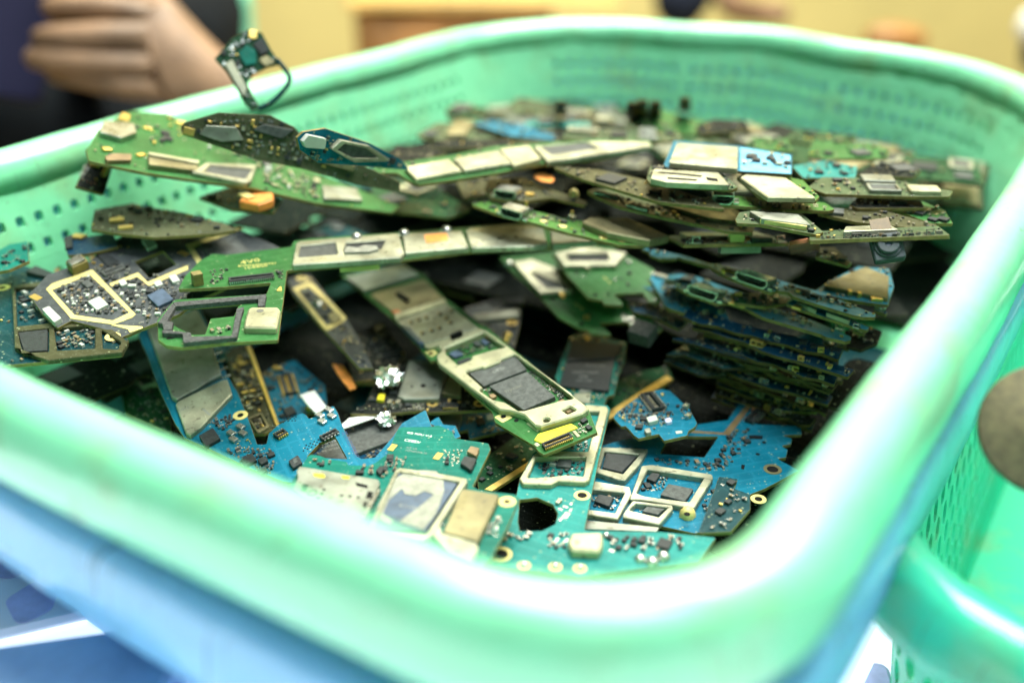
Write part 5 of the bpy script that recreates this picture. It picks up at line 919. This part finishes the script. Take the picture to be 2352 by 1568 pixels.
b = QB('small charcoal board with gold corners hanging under the left end of the large green board', 'T1', [(510, 1252), (590, 1086), (640, 1076), (762, 1106), (702, 1296), (690, 1302)], -.0040, 'dark', (0, .004), seed=69); b.poly('gold_contact', [(600, 1110), (640, 1080), (690, 1095), (670, 1120)], .8, 'gold'); b.poly('gold_contact', [(680, 1170), (715, 1110), (740, 1120), (710, 1185)], .8, 'gold'); b.text('M4 02', (560, 1200), (600, 1130), 'mark'); b.text('BSL 74', (590, 1230), (650, 1240), 'copper')
b = QB('shadowed dark board with gold pads under the large green board at left', 'Z6', [(275, 1035), (300, 905), (560, 860), (620, 880), (900, 925), (1180, 1000), (1250, 1040), (1100, 1065), (700, 1090), (430, 1060)], -.0150, 'drab', seed=70, auto=dict(dens=.7, caps=20)); b.cap(b.loc((450, 980)), 'gold', 4, 3, .6, 20); b.cap(b.loc((510, 1030)), 'gold', 4, 2.6, .6, 20)
QB('narrow brown board under the middle of the large green board', 'Z6', [(1000, 820), (1180, 760), (1300, 720), (1560, 830), (1500, 920), (1220, 900)], -.0140, 'dgreen', seed=71, auto=dict(dens=.6, caps=10))
c = scrap('orange and yellow plastic plug under the large green board', 'T1', [(1612, 1400), (1700, 1268), (1750, 1262), (1842, 1340), (1838, 1392), (1740, 1425)], -.0120, 'orange', 2.5, 'plastic_plug', 'plug'); me = prism([(c.data.vertices[i].co.x*1000*.5, c.data.vertices[i].co.y*1000*.5) for i in range(3)], [], 2.55, 3.0, .1, .2, False)
me = boxes([(3.2, 1.0, 2.8, 2.6, 5.5, .6, 0)]); me.materials.append(MATS['paleyellow']); link('yellow_band', me, c)
# 26 grey board with gold frames
o = [(190, 462), (240, 420), (320, 332), (500, 272), (600, 250), (720, 130), (850, 60), (1010, 0), (1100, -60), (1500, -20), (1880, 150), (1650, 320), (1500, 430), (1330, 500), (1200, 600), (960, 692), (800, 762), (758, 798), (710, 702), (560, 662), (480, 642), (385, 692), (290, 602)]
b = Board('grey board with pale gold frame tracks and white chips, at the left of the heap', 'Z1', [(290, 602, -.0262), (1200, 600, -.0268), (1010, 0, -.0190)], o, 'grey', holes=[[(905, 246), (1095, 172), (1183, 266), (1005, 358)]], seed=72)
for out, hl in (([(308, 430), (350, 392), (620, 298), (912, 598), (885, 622), (760, 668), (478, 628)], [(348, 436), (602, 332), (868, 588), (758, 640), (500, 602)]),): b.poly('gold_frame', out, .15, 'paleyellow', 0, .4, [hl], .04)
for q in ([(735, 392), (928, 318), (992, 382), (1262, 268), (1264, 298), (1000, 408), (920, 346), (748, 412)], [(1248, 132), (1600, 10), (1640, 22), (1300, 150), (1400, 302), (1365, 322)], [(860, 700), (720, 665), (960, 680), (955, 694), (870, 722)]): b.poly('gold_frame', q, .15, 'paleyellow', 0, .3, (), .04)
for q, m, h in (([(588, 512), (668, 476), (728, 530), (650, 570)], 'white', .9), ([(985, 472), (1090, 422), (1168, 496), (1060, 545)], 'chipblue', 1.0), ([(948, 92), (1010, 72), (1058, 130), (990, 160)], 'white', 1.0), ([(280, 562), (330, 542), (412, 622), (362, 652)], 'white', 1.6), ([(545, 385), (590, 362), (630, 400), (585, 420)], 'chipgrey', .8), ([(640, 190), (700, 165), (800, 240), (720, 275)], 'chip', .5), ([(1340, 130), (1560, 60), (1700, 190), (1480, 270)], 'chipgrey', .9), ([(790, 375), (830, 360), (858, 392), (815, 408)], 'white', 1), ([(1130, 340), (1180, 330), (1210, 370), (1160, 385)], 'white', 1), ([(1030, 385), (1075, 365), (1095, 395), (1050, 412)], 'white', .9)): b.poly('chip', q, h, m)
c = b.poly('board_connector', [(440, 248), (540, 190), (592, 238), (485, 290)], 2.6, 'edge'); b.poly('metal_cap', [(445, 240), (530, 190), (570, 225), (480, 268)], .8, 'steel', 2.6, .2, (), .1, c, None, False)
for p in ((780, 140), (1045, 40), (240, 486), (1235, 190), (200, 90)): 
    if inside(b.loc(p), b.poly2): b.cap(b.loc(p), 'gold', 3.4, 1.9, .1, -35)
b.ring((757, 748), 2.0, .8, 'paleyellow'); b.conn((690, 325), (830, 270), 2.0, .8, 12, m='chipgrey', pin='silver')
b.caps(90, [(370, 440), (600, 345), (850, 590), (520, 595)], .6, 1.5, kinds=('capgrey', 'capblack', 'chip', 'white', 'cap')); b.caps(80, [(740, 420), (920, 360), (1240, 330), (1300, 480), (1000, 640), (900, 560)], .6, 1.6, kinds=('capgrey', 'white', 'silver', 'chip', 'cap')); b.caps(20, [(640, 290), (860, 260), (880, 330), (720, 380)], .6, 1.3)
# 27
b = QB('dark teal board divided into framed compartments, at the far left by the near rim', 'Z1', [(-120, 330), (150, 262), (300, 330), (420, 420), (800, 700), (862, 772), (820, 866), (320, 916), (-60, 950), (-120, 700)], -.0288, 'dteal', seed=73)
b.poly('shield_frame', [(78, 402), (338, 372), (862, 782), (818, 852), (322, 906), (98, 822)], 1.2, 'olive', 0, .4, [[(102, 422), (328, 402), (328, 658), (112, 680)], [(118, 712), (328, 690), (328, 850), (150, 858)], [(362, 692), (638, 668), (638, 828), (382, 842)], [(680, 700), (815, 785), (790, 835), (690, 828)]], .2)
b.poly('chip', [(120, 720), (320, 700), (318, 840), (160, 848)], .9, 'chip'); b.caps(26, [(110, 430), (320, 410), (320, 650), (120, 660)], .9, 2.0, kinds=('white', 'chip', 'capgrey')); b.caps(26, [(370, 700), (630, 680), (630, 820), (390, 830)], .8, 1.8, kinds=('white', 'chip', 'capgrey', 'cap')); b.ring((15, 420), 2.2, 1.0, 'gold'); b.poly('chip', [(170, 310), (240, 270), (380, 330), (330, 350)], 1.3, 'chip')
QB('teal board corner with gold pads against the far-left wall', 'Z1', [(-60, 200), (60, 130), (185, 110), (195, 240), (60, 300), (-60, 320)], -.0200, 'teal', seed=74, auto=dict(dens=.6, caps=8))
b = QB('thin board end with gold pads standing at the left wall above the grey board', 'Z6', [(90, 1100), (180, 1060), (240, 1090), (420, 1060), (460, 1150), (250, 1200), (120, 1210)], -.0200, 'navy', seed=75); b.cap(b.loc((190, 1095)), 'gold', 4, 3, .8, 0); b.poly('chip', [(95, 1090), (150, 1070), (150, 1150), (100, 1160)], 1, 'chip')
# 28
b = QB('slim grey board with one pale gold frame, running down from under the long strip', 'Z2', [(-110, 300), (20, 318), (72, 340), (312, 626), (420, 800), (490, 960), (400, 960), (130, 665), (-40, 470)], -.0470, 'grey', (-.004, 0), seed=76); b.poly('gold_frame', [(-48, 425), (60, 382), (86, 392), (312, 618), (302, 640), (188, 706), (165, 700)], .2, 'paleyellow', 0, .4, [[(-15, 436), (60, 408), (278, 620), (182, 674)]], .05); blob(b, (125, 535), 2.2, 'steel', hgt=.6); b.poly('inductor', [(190, 600), (225, 575), (285, 630), (215, 660)], .8, 'tan'); b.ring((15, 358), 2.0, .8, 'paleyellow'); b.caps(16, None, .7, 1.5)
# 42-44 depths at left
b = QB('brown-olive board with a long gold edge, standing deep beside the blue board', 'C', [(1180, 620), (1290, 545), (1430, 520), (1470, 520), (1610, 870), (1812, 1450), (1770, 1500), (1640, 1567), (1480, 1567), (1330, 1150)], -.0600, 'olive', seed=77); b.poly('gold_edge', [(1425, 526), (1468, 522), (1812, 1450), (1772, 1472)], .9, 'gold', 0, .1); b.poly('shield_frame', [(1440, 1380), (1600, 1310), (1700, 1480), (1560, 1560)], 1.0, 'tan', 0, .3, [[(1470, 1390), (1590, 1340), (1660, 1470), (1560, 1520)]]); b.caps(50, [(1250, 700), (1450, 650), (1640, 1200), (1450, 1300)], .8, 1.9, kinds=('cap', 'chip', 'gold', 'capgrey')); b.caps(16, [(1480, 1400), (1590, 1350), (1650, 1470), (1560, 1510)], .6, 1.2)
b = QB('shaded blue board with a fine-pitch connector, behind the blue board', 'C', [(1620, 880), (1700, 805), (1810, 762), (2000, 700), (2060, 760), (2352, 1000), (2380, 1280), (2100, 1350), (1800, 1440), (1700, 1150)], -.0640, 'blue', seed=78); b.conn((1880, 860), (1950, 1080), 3.6, 1.2, 14, m='chipgrey'); b.cap(b.loc((1785, 815)), 'gold', 2.5, 2, .8, 30); b.ring((1680, 865), 1.7, .8, 'tan'); b.poly('inductor', [(2120, 1260), (2160, 1220), (2200, 1255), (2170, 1295)], .8, 'yellow'); b.poly('chip', [(1860, 1280), (1960, 1230), (2020, 1310), (1900, 1360)], 1, 'chip'); b.caps(30, None, .7, 1.5)
QB('dim green board deep in the left gap below the grey board', 'C', [(-60, 960), (250, 880), (380, 900), (530, 1260), (545, 1567), (0, 1320)], -.0620, 'dgreen', seed=79, auto=dict(dens=.7, caps=24))
QB('dim teal board deep in the left gap, next to the near rim', 'C', [(-300, 700), (-50, 640), (180, 780), (260, 900), (-50, 980), (-350, 860)], -.0640, 'dteal', seed=80, auto=dict(dens=.7, caps=20))
scrap('orange flex cable curling down beside the charcoal board', 'Z2', [(215, 938), (290, 946), (350, 1030), (378, 1100), (335, 1114), (262, 1022)], -.0570, 'orange', .4, 'flex_cable', 'cable')
b = QB('charcoal board piece with brass pads behind the charcoal board with foil', 'Z2', [(300, 760), (560, 640), (700, 860), (640, 960), (500, 1060), (360, 1060)], -.0620, 'dark', seed=81, auto=dict(dens=.5, caps=16)); b.conn((340, 1030), (500, 1010), 3, 1.2, 10, m='chipgrey')
b = QB('shaded grey board with a brass ring right of the SIM tray board', 'Z2', [(1100, 560), (1300, 500), (1500, 490), (1470, 700), (1430, 860), (1350, 800), (1200, 690)], -.0560, 'grey', seed=82); b.poly('shield_can', [(1150, 600), (1480, 560), (1470, 610), (1190, 640)], 1.2, 'shieldgrey'); b.ring((1425, 655), 1.8, .9, 'gold'); blob(b, (1395, 745), 1.4, 'gold'); blob(b, (1385, 778), 1.2, 'gold'); b.caps(10, None, .7, 1.4)
QB('shaded olive board end between the long middle board and the toothed green board', 'Z2', [(820, 300), (1000, 250), (1100, 330), (1250, 420), (1180, 500), (1000, 450)], -.0600, 'dark', seed=83, auto=dict(dens=.6, caps=12))
# 29-30 boards seen edge-on, camera module
b = Board('board seen edge-on with clips along it, its right end resting on the rim', 'Z8', [(1000, 1036, -.0030), (1880, 1002, .0015)], None, 'sage', slope=-15, depth=24, seed=84, t=1.0, edge='edge')
L = b.L
for u in (.28, .72, .87): b.clip((L*u, 1.6), 0, .9)
b.caps(40, [(2, .6), (L-2, .6), (L-2, 5), (2, 5)], .7, 1.6); b.poly('shield_can', [(L*.25, 5), (L*.65, 5), (L*.62, 18), (L*.28, 18)], 1.4, 'shield')
b = Board('board seen edge-on with a pale green block and two wire clips on top', 'Z8', [(208, 1062, -.0150), (874, 1052, -.0150)], None, 'olive', slope=-15, depth=22, seed=85, t=1.0)
L = b.L
for u in (.13, .93): b.clip((L*u, 1.6), 0, 1.2)
b.rect('plastic_block', (L*.515, 2.2), (4, 3), 2.6, 'paleyellow'); b.rect('chip', (L*.75, 2.0), (5.8, 3), 1.4, 'chip'); b.rect('socket', (L*.55, 2.2), (L*.38, 3.4), 1.8, 'shieldgrey', 0, -2.85, reg=False); b.caps(26, [(1, .6), (L-1, .6), (L-1, 8), (1, 8)], .6, 1.4); b.poly('shield_can', [(3, 9), (L-4, 9), (L-4, 20), (3, 20)], 1.2, 'shield')
cmod = empty('camera_module', at(*D('Z8', (1492, 1072)), -.0030)); tag(cmod, 'dark square camera module with a round lens, hanging under a board at the right rim', 'camera module')
nz = Vector((-.18, -.62, .76)).normalized(); ux = Vector((.97, -.06, .2)); ux = (ux-nz*ux.dot(nz)).normalized(); vy = nz.cross(ux); o_ = cmod.location.copy()
cmod.matrix_world = Matrix(((ux.x, vy.x, nz.x, o_.x), (ux.y, vy.y, nz.y, o_.y), (ux.z, vy.z, nz.z, o_.z), (0, 0, 0, 1)))
mat('cameraplastic', (0.06, 0.074, 0.082), .55, var=.3, scale=300)
cmod.scale = (.8, .8, .8)
me = prism([(-4.6, -4.6), (4.6, -4.6), (4.6, 4.6), (-4.6, 4.6)], [], -2.6, 0, .35, 1.0); me.materials.append(MATS['cameraplastic']); link('housing', me, cmod)
def disk(r, n=28): return [(r*cos(2*pi*i/n), r*sin(2*pi*i/n)) for i in range(n)]
me = prism(disk(4.1), [], 0, .7, .2, 0); me.materials.append(MATS['cameraplastic']); link('lens_collar', me, cmod)
me = prism(disk(3.3), [disk(.9, 16)], .7, 2.0, .3, 0); me.materials.append(MATS['cameraplastic']); lb = link('lens_barrel', me, cmod); me = prism(disk(.9, 16), [], .7, 1.5, .1, 0); me.materials.append(MATS['chipblue']); link('lens', me, lb)
me = prism([(-3, 4), (3, 4), (3, 11), (-3, 11)], [], -2.4, -2.1, .05, .2); me.materials.append(MATS['brown']); link('flex_tail', me, cmod)
scrap('copper-coloured metal plate under the edge-on boards', 'Z8', [(872, 1092), (880, 1070), (1050, 1040), (1065, 1060), (1064, 1098), (885, 1128)], -.0140, 'copper', 1.2, 'copper_plate', 'plate', (0, .006))
QB('olive board corner behind the copper plate', 'Z8', [(1040, 1140), (1060, 1080), (1160, 1080), (1265, 1180), (1240, 1195)], -.0200, 'olive', seed=86, auto=dict(dens=.6, caps=6))
# right upper heap
b = QB('board with gold-capped parts along its front, just above the edge-on boards', 'Z8', [(535, 905), (560, 862), (700, 840), (950, 868), (1090, 985), (1040, 1000), (690, 935), (545, 928)], -.0040, 'sage', seed=87); b.poly('shield_can', [(620, 852), (930, 872), (1010, 940), (700, 900)], 1.5, 'shieldgrey'); b.poly('capacitor_bank', [(690, 905), (700, 880), (990, 925), (985, 950)], 1.2, 'paleyellow', reg=True); b.caps(26, [(560, 880), (680, 900), (1020, 985), (700, 935)], .7, 1.6, kinds=('silver', 'cap', 'chip', 'gold'))
b = QB('pale board with one wide cream shield catching the light, right of centre', 'Z8', [(545, 640), (590, 615), (860, 638), (960, 660), (1062, 762), (1040, 788), (720, 772), (690, 762)], .0000, 'lime', seed=88); b.poly('shield_can', [(565, 640), (600, 622), (850, 642), (1045, 768), (740, 764)], 1.4, 'cream', 0, .6, (), .3)
b = QB('light green board with a dark micro-USB mouth under the wide cream shield', 'Z8', [(145, 762), (340, 768), (560, 758), (1100, 800), (1158, 842), (1120, 852), (800, 842), (560, 822), (160, 786)], -.0040, 'lime', seed=89); usb_on(b, (385, 812), (525, 820), m='steel'); b.caps(16, [(560, 770), (1080, 810), (1100, 830), (700, 830)], .8, 1.6, kinds=('capcream', 'silver')); b.cap(b.loc((200, 775)), 'gold', 4, 2, .6, 0)
b = QB('board with a cream shield and black slots, left of the wide cream shield', 'Z8', [(-20, 650), (0, 572), (440, 604), (552, 702), (520, 718), (0, 680)], .0010, 'sage', seed=90); c = b.poly('shield_can', [(5, 650), (20, 590), (430, 612), (500, 690), (100, 672)], 1.5, 'shield', 0, .5)
for q in ([(40, 612), (70, 606), (330, 630), (320, 640)], [(110, 640), (300, 655), (290, 664), (110, 652)], [(350, 640), (420, 650), (430, 668), (360, 660)]): b.poly('slot', q, .04, 'hole', 1.5, .1, (), 0, c, None, False); b.caps(14, None, .8, 1.8)
b = QB('white-shielded board with a pale blue patterned end, at the upper right', 'Z8', [(85, 562), (150, 412), (560, 445), (890, 500), (892, 622), (560, 602), (100, 578)], .0020, 'blue', seed=91); b.poly('shield_can', [(120, 548), (170, 424), (552, 452), (550, 588)], 1.6, 'shield', 0, .5); b.poly('label_patch', [(565, 600), (565, 455), (880, 505), (884, 618)], .3, 'ltblue', 0, .3); b.caps(14, [(580, 480), (870, 520), (870, 600), (580, 580)], 1, 2.4, z0=.3, free=True, kinds=('white', 'capcream', 'chip'))
# blurred back rows
bk = [('Z7', [(470, 235), (560, 205), (720, 215), (745, 262), (500, 300)], -.0120, 'dgreen', 'blurred dark green board farthest back at left'),
      ('Z7', [(370, 470), (480, 425), (950, 440), (945, 482), (400, 492)], -.0080, 'dark', 'blurred dark board with a grey shield behind the upper long strip'),
      ('Z7', [(280, 400), (420, 320), (700, 330), (900, 420), (600, 440), (330, 430)], -.0110, 'sage', 'blurred grey-green board at the back left of the heap'),
      ('Z7', [(660, 330), (800, 300), (1000, 335), (1210, 400), (1200, 442), (900, 408)], -.0090, 'blue', 'blurred pale blue board at the back of the heap'),
      ('Z7', [(1000, 320), (1100, 290), (1450, 318), (1440, 350), (1020, 348)], -.0100, 'lteal', 'blurred board with a glaring white shield at the back'),
      ('Z7', [(1190, 280), (1250, 238), (1450, 242), (1615, 300), (1600, 332), (1250, 316)], -.0130, 'olive', 'blurred olive-cream board farthest back in the middle'),
      ('Z7', [(1250, 425), (1300, 362), (1700, 368), (2050, 388), (2065, 440), (1850, 452), (1500, 446)], -.0060, 'sage', 'blurred board with a broad cream shield behind the end of the upper long strip'),
      ('Z7', [(1690, 290), (1900, 222), (2100, 285), (2352, 335), (2400, 420), (2050, 398), (1750, 345)], -.0100, 'green', 'blurred bright green board with black parts at the back'),
      ('Z7', [(900, 200), (960, 150), (1110, 170), (1115, 260), (950, 270)], -.0150, 'sage', 'blurred cream board leaning at the back corner'),
      ('Z8', [(990, 505), (1020, 412), (1400, 432), (1505, 470), (1490, 522), (1100, 525)], -.0060, 'green', 'blurred pale green board at the back right'),
      ('Z8', [(840, 405), (900, 352), (1010, 348), (1300, 378), (1290, 402), (1000, 432)], -.0080, 'dgreen', 'blurred black-green board standing behind the pale green one'),
      ('Z8', [(990, 702), (1080, 640), (1500, 650), (1680, 690), (1900, 728), (1880, 762), (1640, 762), (1100, 745)], -.0020, 'sage', 'blurred grey-shielded board reaching to the right rim'),
      ('Z8', [(1250, 815), (1300, 770), (1700, 790), (1725, 832), (1300, 835)], -.0050, 'dark', 'blurred dark board with a bright shield under the grey-shielded one'),
      ('Z8', [(1050, 865), (1100, 828), (1500, 858), (1800, 940), (1780, 972), (1300, 922)], -.0060, 'olive', 'blurred olive board above the edge-on board at the right rim'),
      ('Z8', [(1290, 625), (1400, 560), (1600, 540), (1700, 600), (1650, 642)], -.0050, 'dark', 'blurred brown board by the right back corner'),
      ('Z8', [(890, 570), (1100, 535), (1300, 575), (1290, 645), (960, 645)], -.0040, 'lteal', 'blurred pale board between the patterned end and the brown board'),
      ('Z8', [(290, 315), (400, 278), (600, 285), (625, 342), (310, 372)], -.0080, 'dark', 'blurred dark board behind the white-shielded board'),
      ('Z8', [(600, 440), (650, 390), (860, 400), (900, 480), (700, 470)], -.0060, 'green', 'blurred green board behind the pale blue patterned end'),
      ('Z8', [(1500, 830), (1700, 790), (1850, 850), (1900, 930), (1760, 930)], -.0070, 'green', 'blurred green board near the right rim above the clips'),
      ('Z7', [(60, 560), (140, 470), (340, 480), (480, 520), (360, 560), (160, 590)], -.0070, 'dark', 'blurred black board behind the left end of the upper long strip'),
      ('Z7', [(-20, 720), (120, 690), (420, 760), (640, 900), (500, 960), (160, 920), (-20, 860)], -.0240, 'dgreen', 'shaded green board under the left end of the upper long strip'),
      ('Z7', [(540, 700), (780, 660), (900, 720), (760, 800), (600, 830)], -.0160, 'olive', 'shaded brown board left of the rolled socket')]
for i, (fr, o, z, cl, lb) in enumerate(bk): QB(lb, fr, o, z, cl, seed=100+i, auto=dict(dens=.9, caps=10, metal=.7, cell=(7, 14), cream=i in (4, 5, 6, 8)))
for i, (x, y, m1) in enumerate(((1725, 230, 'dark'), (1880, 225, 'navy'), (1790, 215, 'olive'), (2080, 200, 'sage'), (1245, 225, 'dteal'))):
    b = QB('blurred little %s board standing on edge in the back row' % ('black', 'dark blue', 'gold-brown', 'cream', 'dark teal')[i], 'Z7', [(x-45, y+45), (x-30, y-35), (x+40, y-30), (x+45, y+48)], -.0105, m1, (0, .012), seed=130+i); b.caps(5, None, 1.2, 3, kinds=('gold', 'chip', 'capcream'))
# filler boards added to blacken the gaps, most with shade in their near-black masks
rg = random.Random(21); n = 0; TH0 = math.atan2(E2.y, E2.x)
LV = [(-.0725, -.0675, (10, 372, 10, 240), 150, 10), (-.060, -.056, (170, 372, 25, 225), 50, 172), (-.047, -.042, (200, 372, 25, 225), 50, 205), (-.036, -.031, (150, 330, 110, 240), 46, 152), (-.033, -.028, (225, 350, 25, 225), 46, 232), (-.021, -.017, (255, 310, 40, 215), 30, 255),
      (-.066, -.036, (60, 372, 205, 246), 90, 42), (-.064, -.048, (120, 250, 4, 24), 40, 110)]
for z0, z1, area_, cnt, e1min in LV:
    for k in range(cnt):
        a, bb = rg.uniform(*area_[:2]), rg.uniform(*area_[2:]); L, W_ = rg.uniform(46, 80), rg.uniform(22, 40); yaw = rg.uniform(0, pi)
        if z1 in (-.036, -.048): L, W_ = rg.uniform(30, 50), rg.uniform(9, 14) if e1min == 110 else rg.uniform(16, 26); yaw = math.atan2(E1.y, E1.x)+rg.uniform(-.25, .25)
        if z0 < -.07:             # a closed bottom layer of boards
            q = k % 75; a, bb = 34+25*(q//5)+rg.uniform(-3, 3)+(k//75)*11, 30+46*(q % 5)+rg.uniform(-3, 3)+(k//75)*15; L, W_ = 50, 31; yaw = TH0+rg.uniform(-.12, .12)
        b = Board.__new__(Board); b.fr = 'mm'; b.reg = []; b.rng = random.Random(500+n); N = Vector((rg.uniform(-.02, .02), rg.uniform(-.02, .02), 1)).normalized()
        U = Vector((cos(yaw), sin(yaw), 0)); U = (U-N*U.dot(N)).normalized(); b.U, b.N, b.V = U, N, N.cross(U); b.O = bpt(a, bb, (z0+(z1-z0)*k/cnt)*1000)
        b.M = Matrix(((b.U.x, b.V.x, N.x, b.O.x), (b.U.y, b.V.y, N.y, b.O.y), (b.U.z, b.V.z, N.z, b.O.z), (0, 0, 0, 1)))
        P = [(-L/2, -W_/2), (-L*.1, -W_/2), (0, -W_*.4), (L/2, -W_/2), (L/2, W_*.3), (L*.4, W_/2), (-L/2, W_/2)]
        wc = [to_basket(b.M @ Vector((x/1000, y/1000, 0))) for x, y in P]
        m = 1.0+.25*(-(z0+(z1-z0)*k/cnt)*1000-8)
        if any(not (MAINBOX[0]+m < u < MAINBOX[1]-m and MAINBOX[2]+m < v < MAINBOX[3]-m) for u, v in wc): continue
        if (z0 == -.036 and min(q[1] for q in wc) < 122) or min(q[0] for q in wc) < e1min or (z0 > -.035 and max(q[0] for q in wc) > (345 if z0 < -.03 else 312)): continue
        b.root = empty('circuit_board'); b.root.matrix_world = b.M; tag(b.root, 'filler circuit board added in the dark gaps under the heap', 'circuit board', 'boards buried in the heap'); b.t = .9; b.poly2 = P; b.holes = []
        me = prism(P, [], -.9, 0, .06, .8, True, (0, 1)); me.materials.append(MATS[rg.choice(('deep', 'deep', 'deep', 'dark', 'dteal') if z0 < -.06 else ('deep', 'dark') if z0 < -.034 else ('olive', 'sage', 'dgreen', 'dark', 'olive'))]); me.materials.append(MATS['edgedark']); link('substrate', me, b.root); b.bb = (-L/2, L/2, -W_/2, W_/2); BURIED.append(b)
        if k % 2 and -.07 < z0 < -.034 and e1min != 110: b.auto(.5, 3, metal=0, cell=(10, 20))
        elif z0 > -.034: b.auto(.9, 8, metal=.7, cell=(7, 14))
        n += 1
# the crowd of tiny parts on the boards
CLEAN = ('blue board with two large', 'teal board with a stamped', 'pale teal board', 'wide blue board', 'long green board strip', 'long narrow green', 'thin', 'tiny', 'bright green board', 'green toothed', 'white-shielded')
for b in BOARDS:
    if b.root['label'].startswith(CLEAN): continue
    w_, h_ = b.dims(); b.caps(int(min(46, w_*h_/26)), None, .45, 1.15, kinds=('capblack', 'chip', 'cap', 'silver', 'capgrey', 'cap', 'silver', 'gold'), big=.06)
# report boards that run into the basket wall (fitting aid only)
if __import__('os').environ.get('FIT'):
    for b in BOARDS:
        worst = 99
        for x, y in b.poly2:
            q = b.M @ Vector((x/1000, y/1000, 0)); u, v = to_basket(q); z = q.z*1000; ins = 0.25*max(0, -z-8)+ .0
            if z > 0: continue
            worst = min(worst, u-MAINBOX[0]-ins, MAINBOX[1]-ins-u, v-MAINBOX[2]-ins, MAINBOX[3]-ins-v)
        print('FIT %6.1f  %5.0fx%-5.0f %s' % (worst, *b.dims(), b.root['label'][:70]))
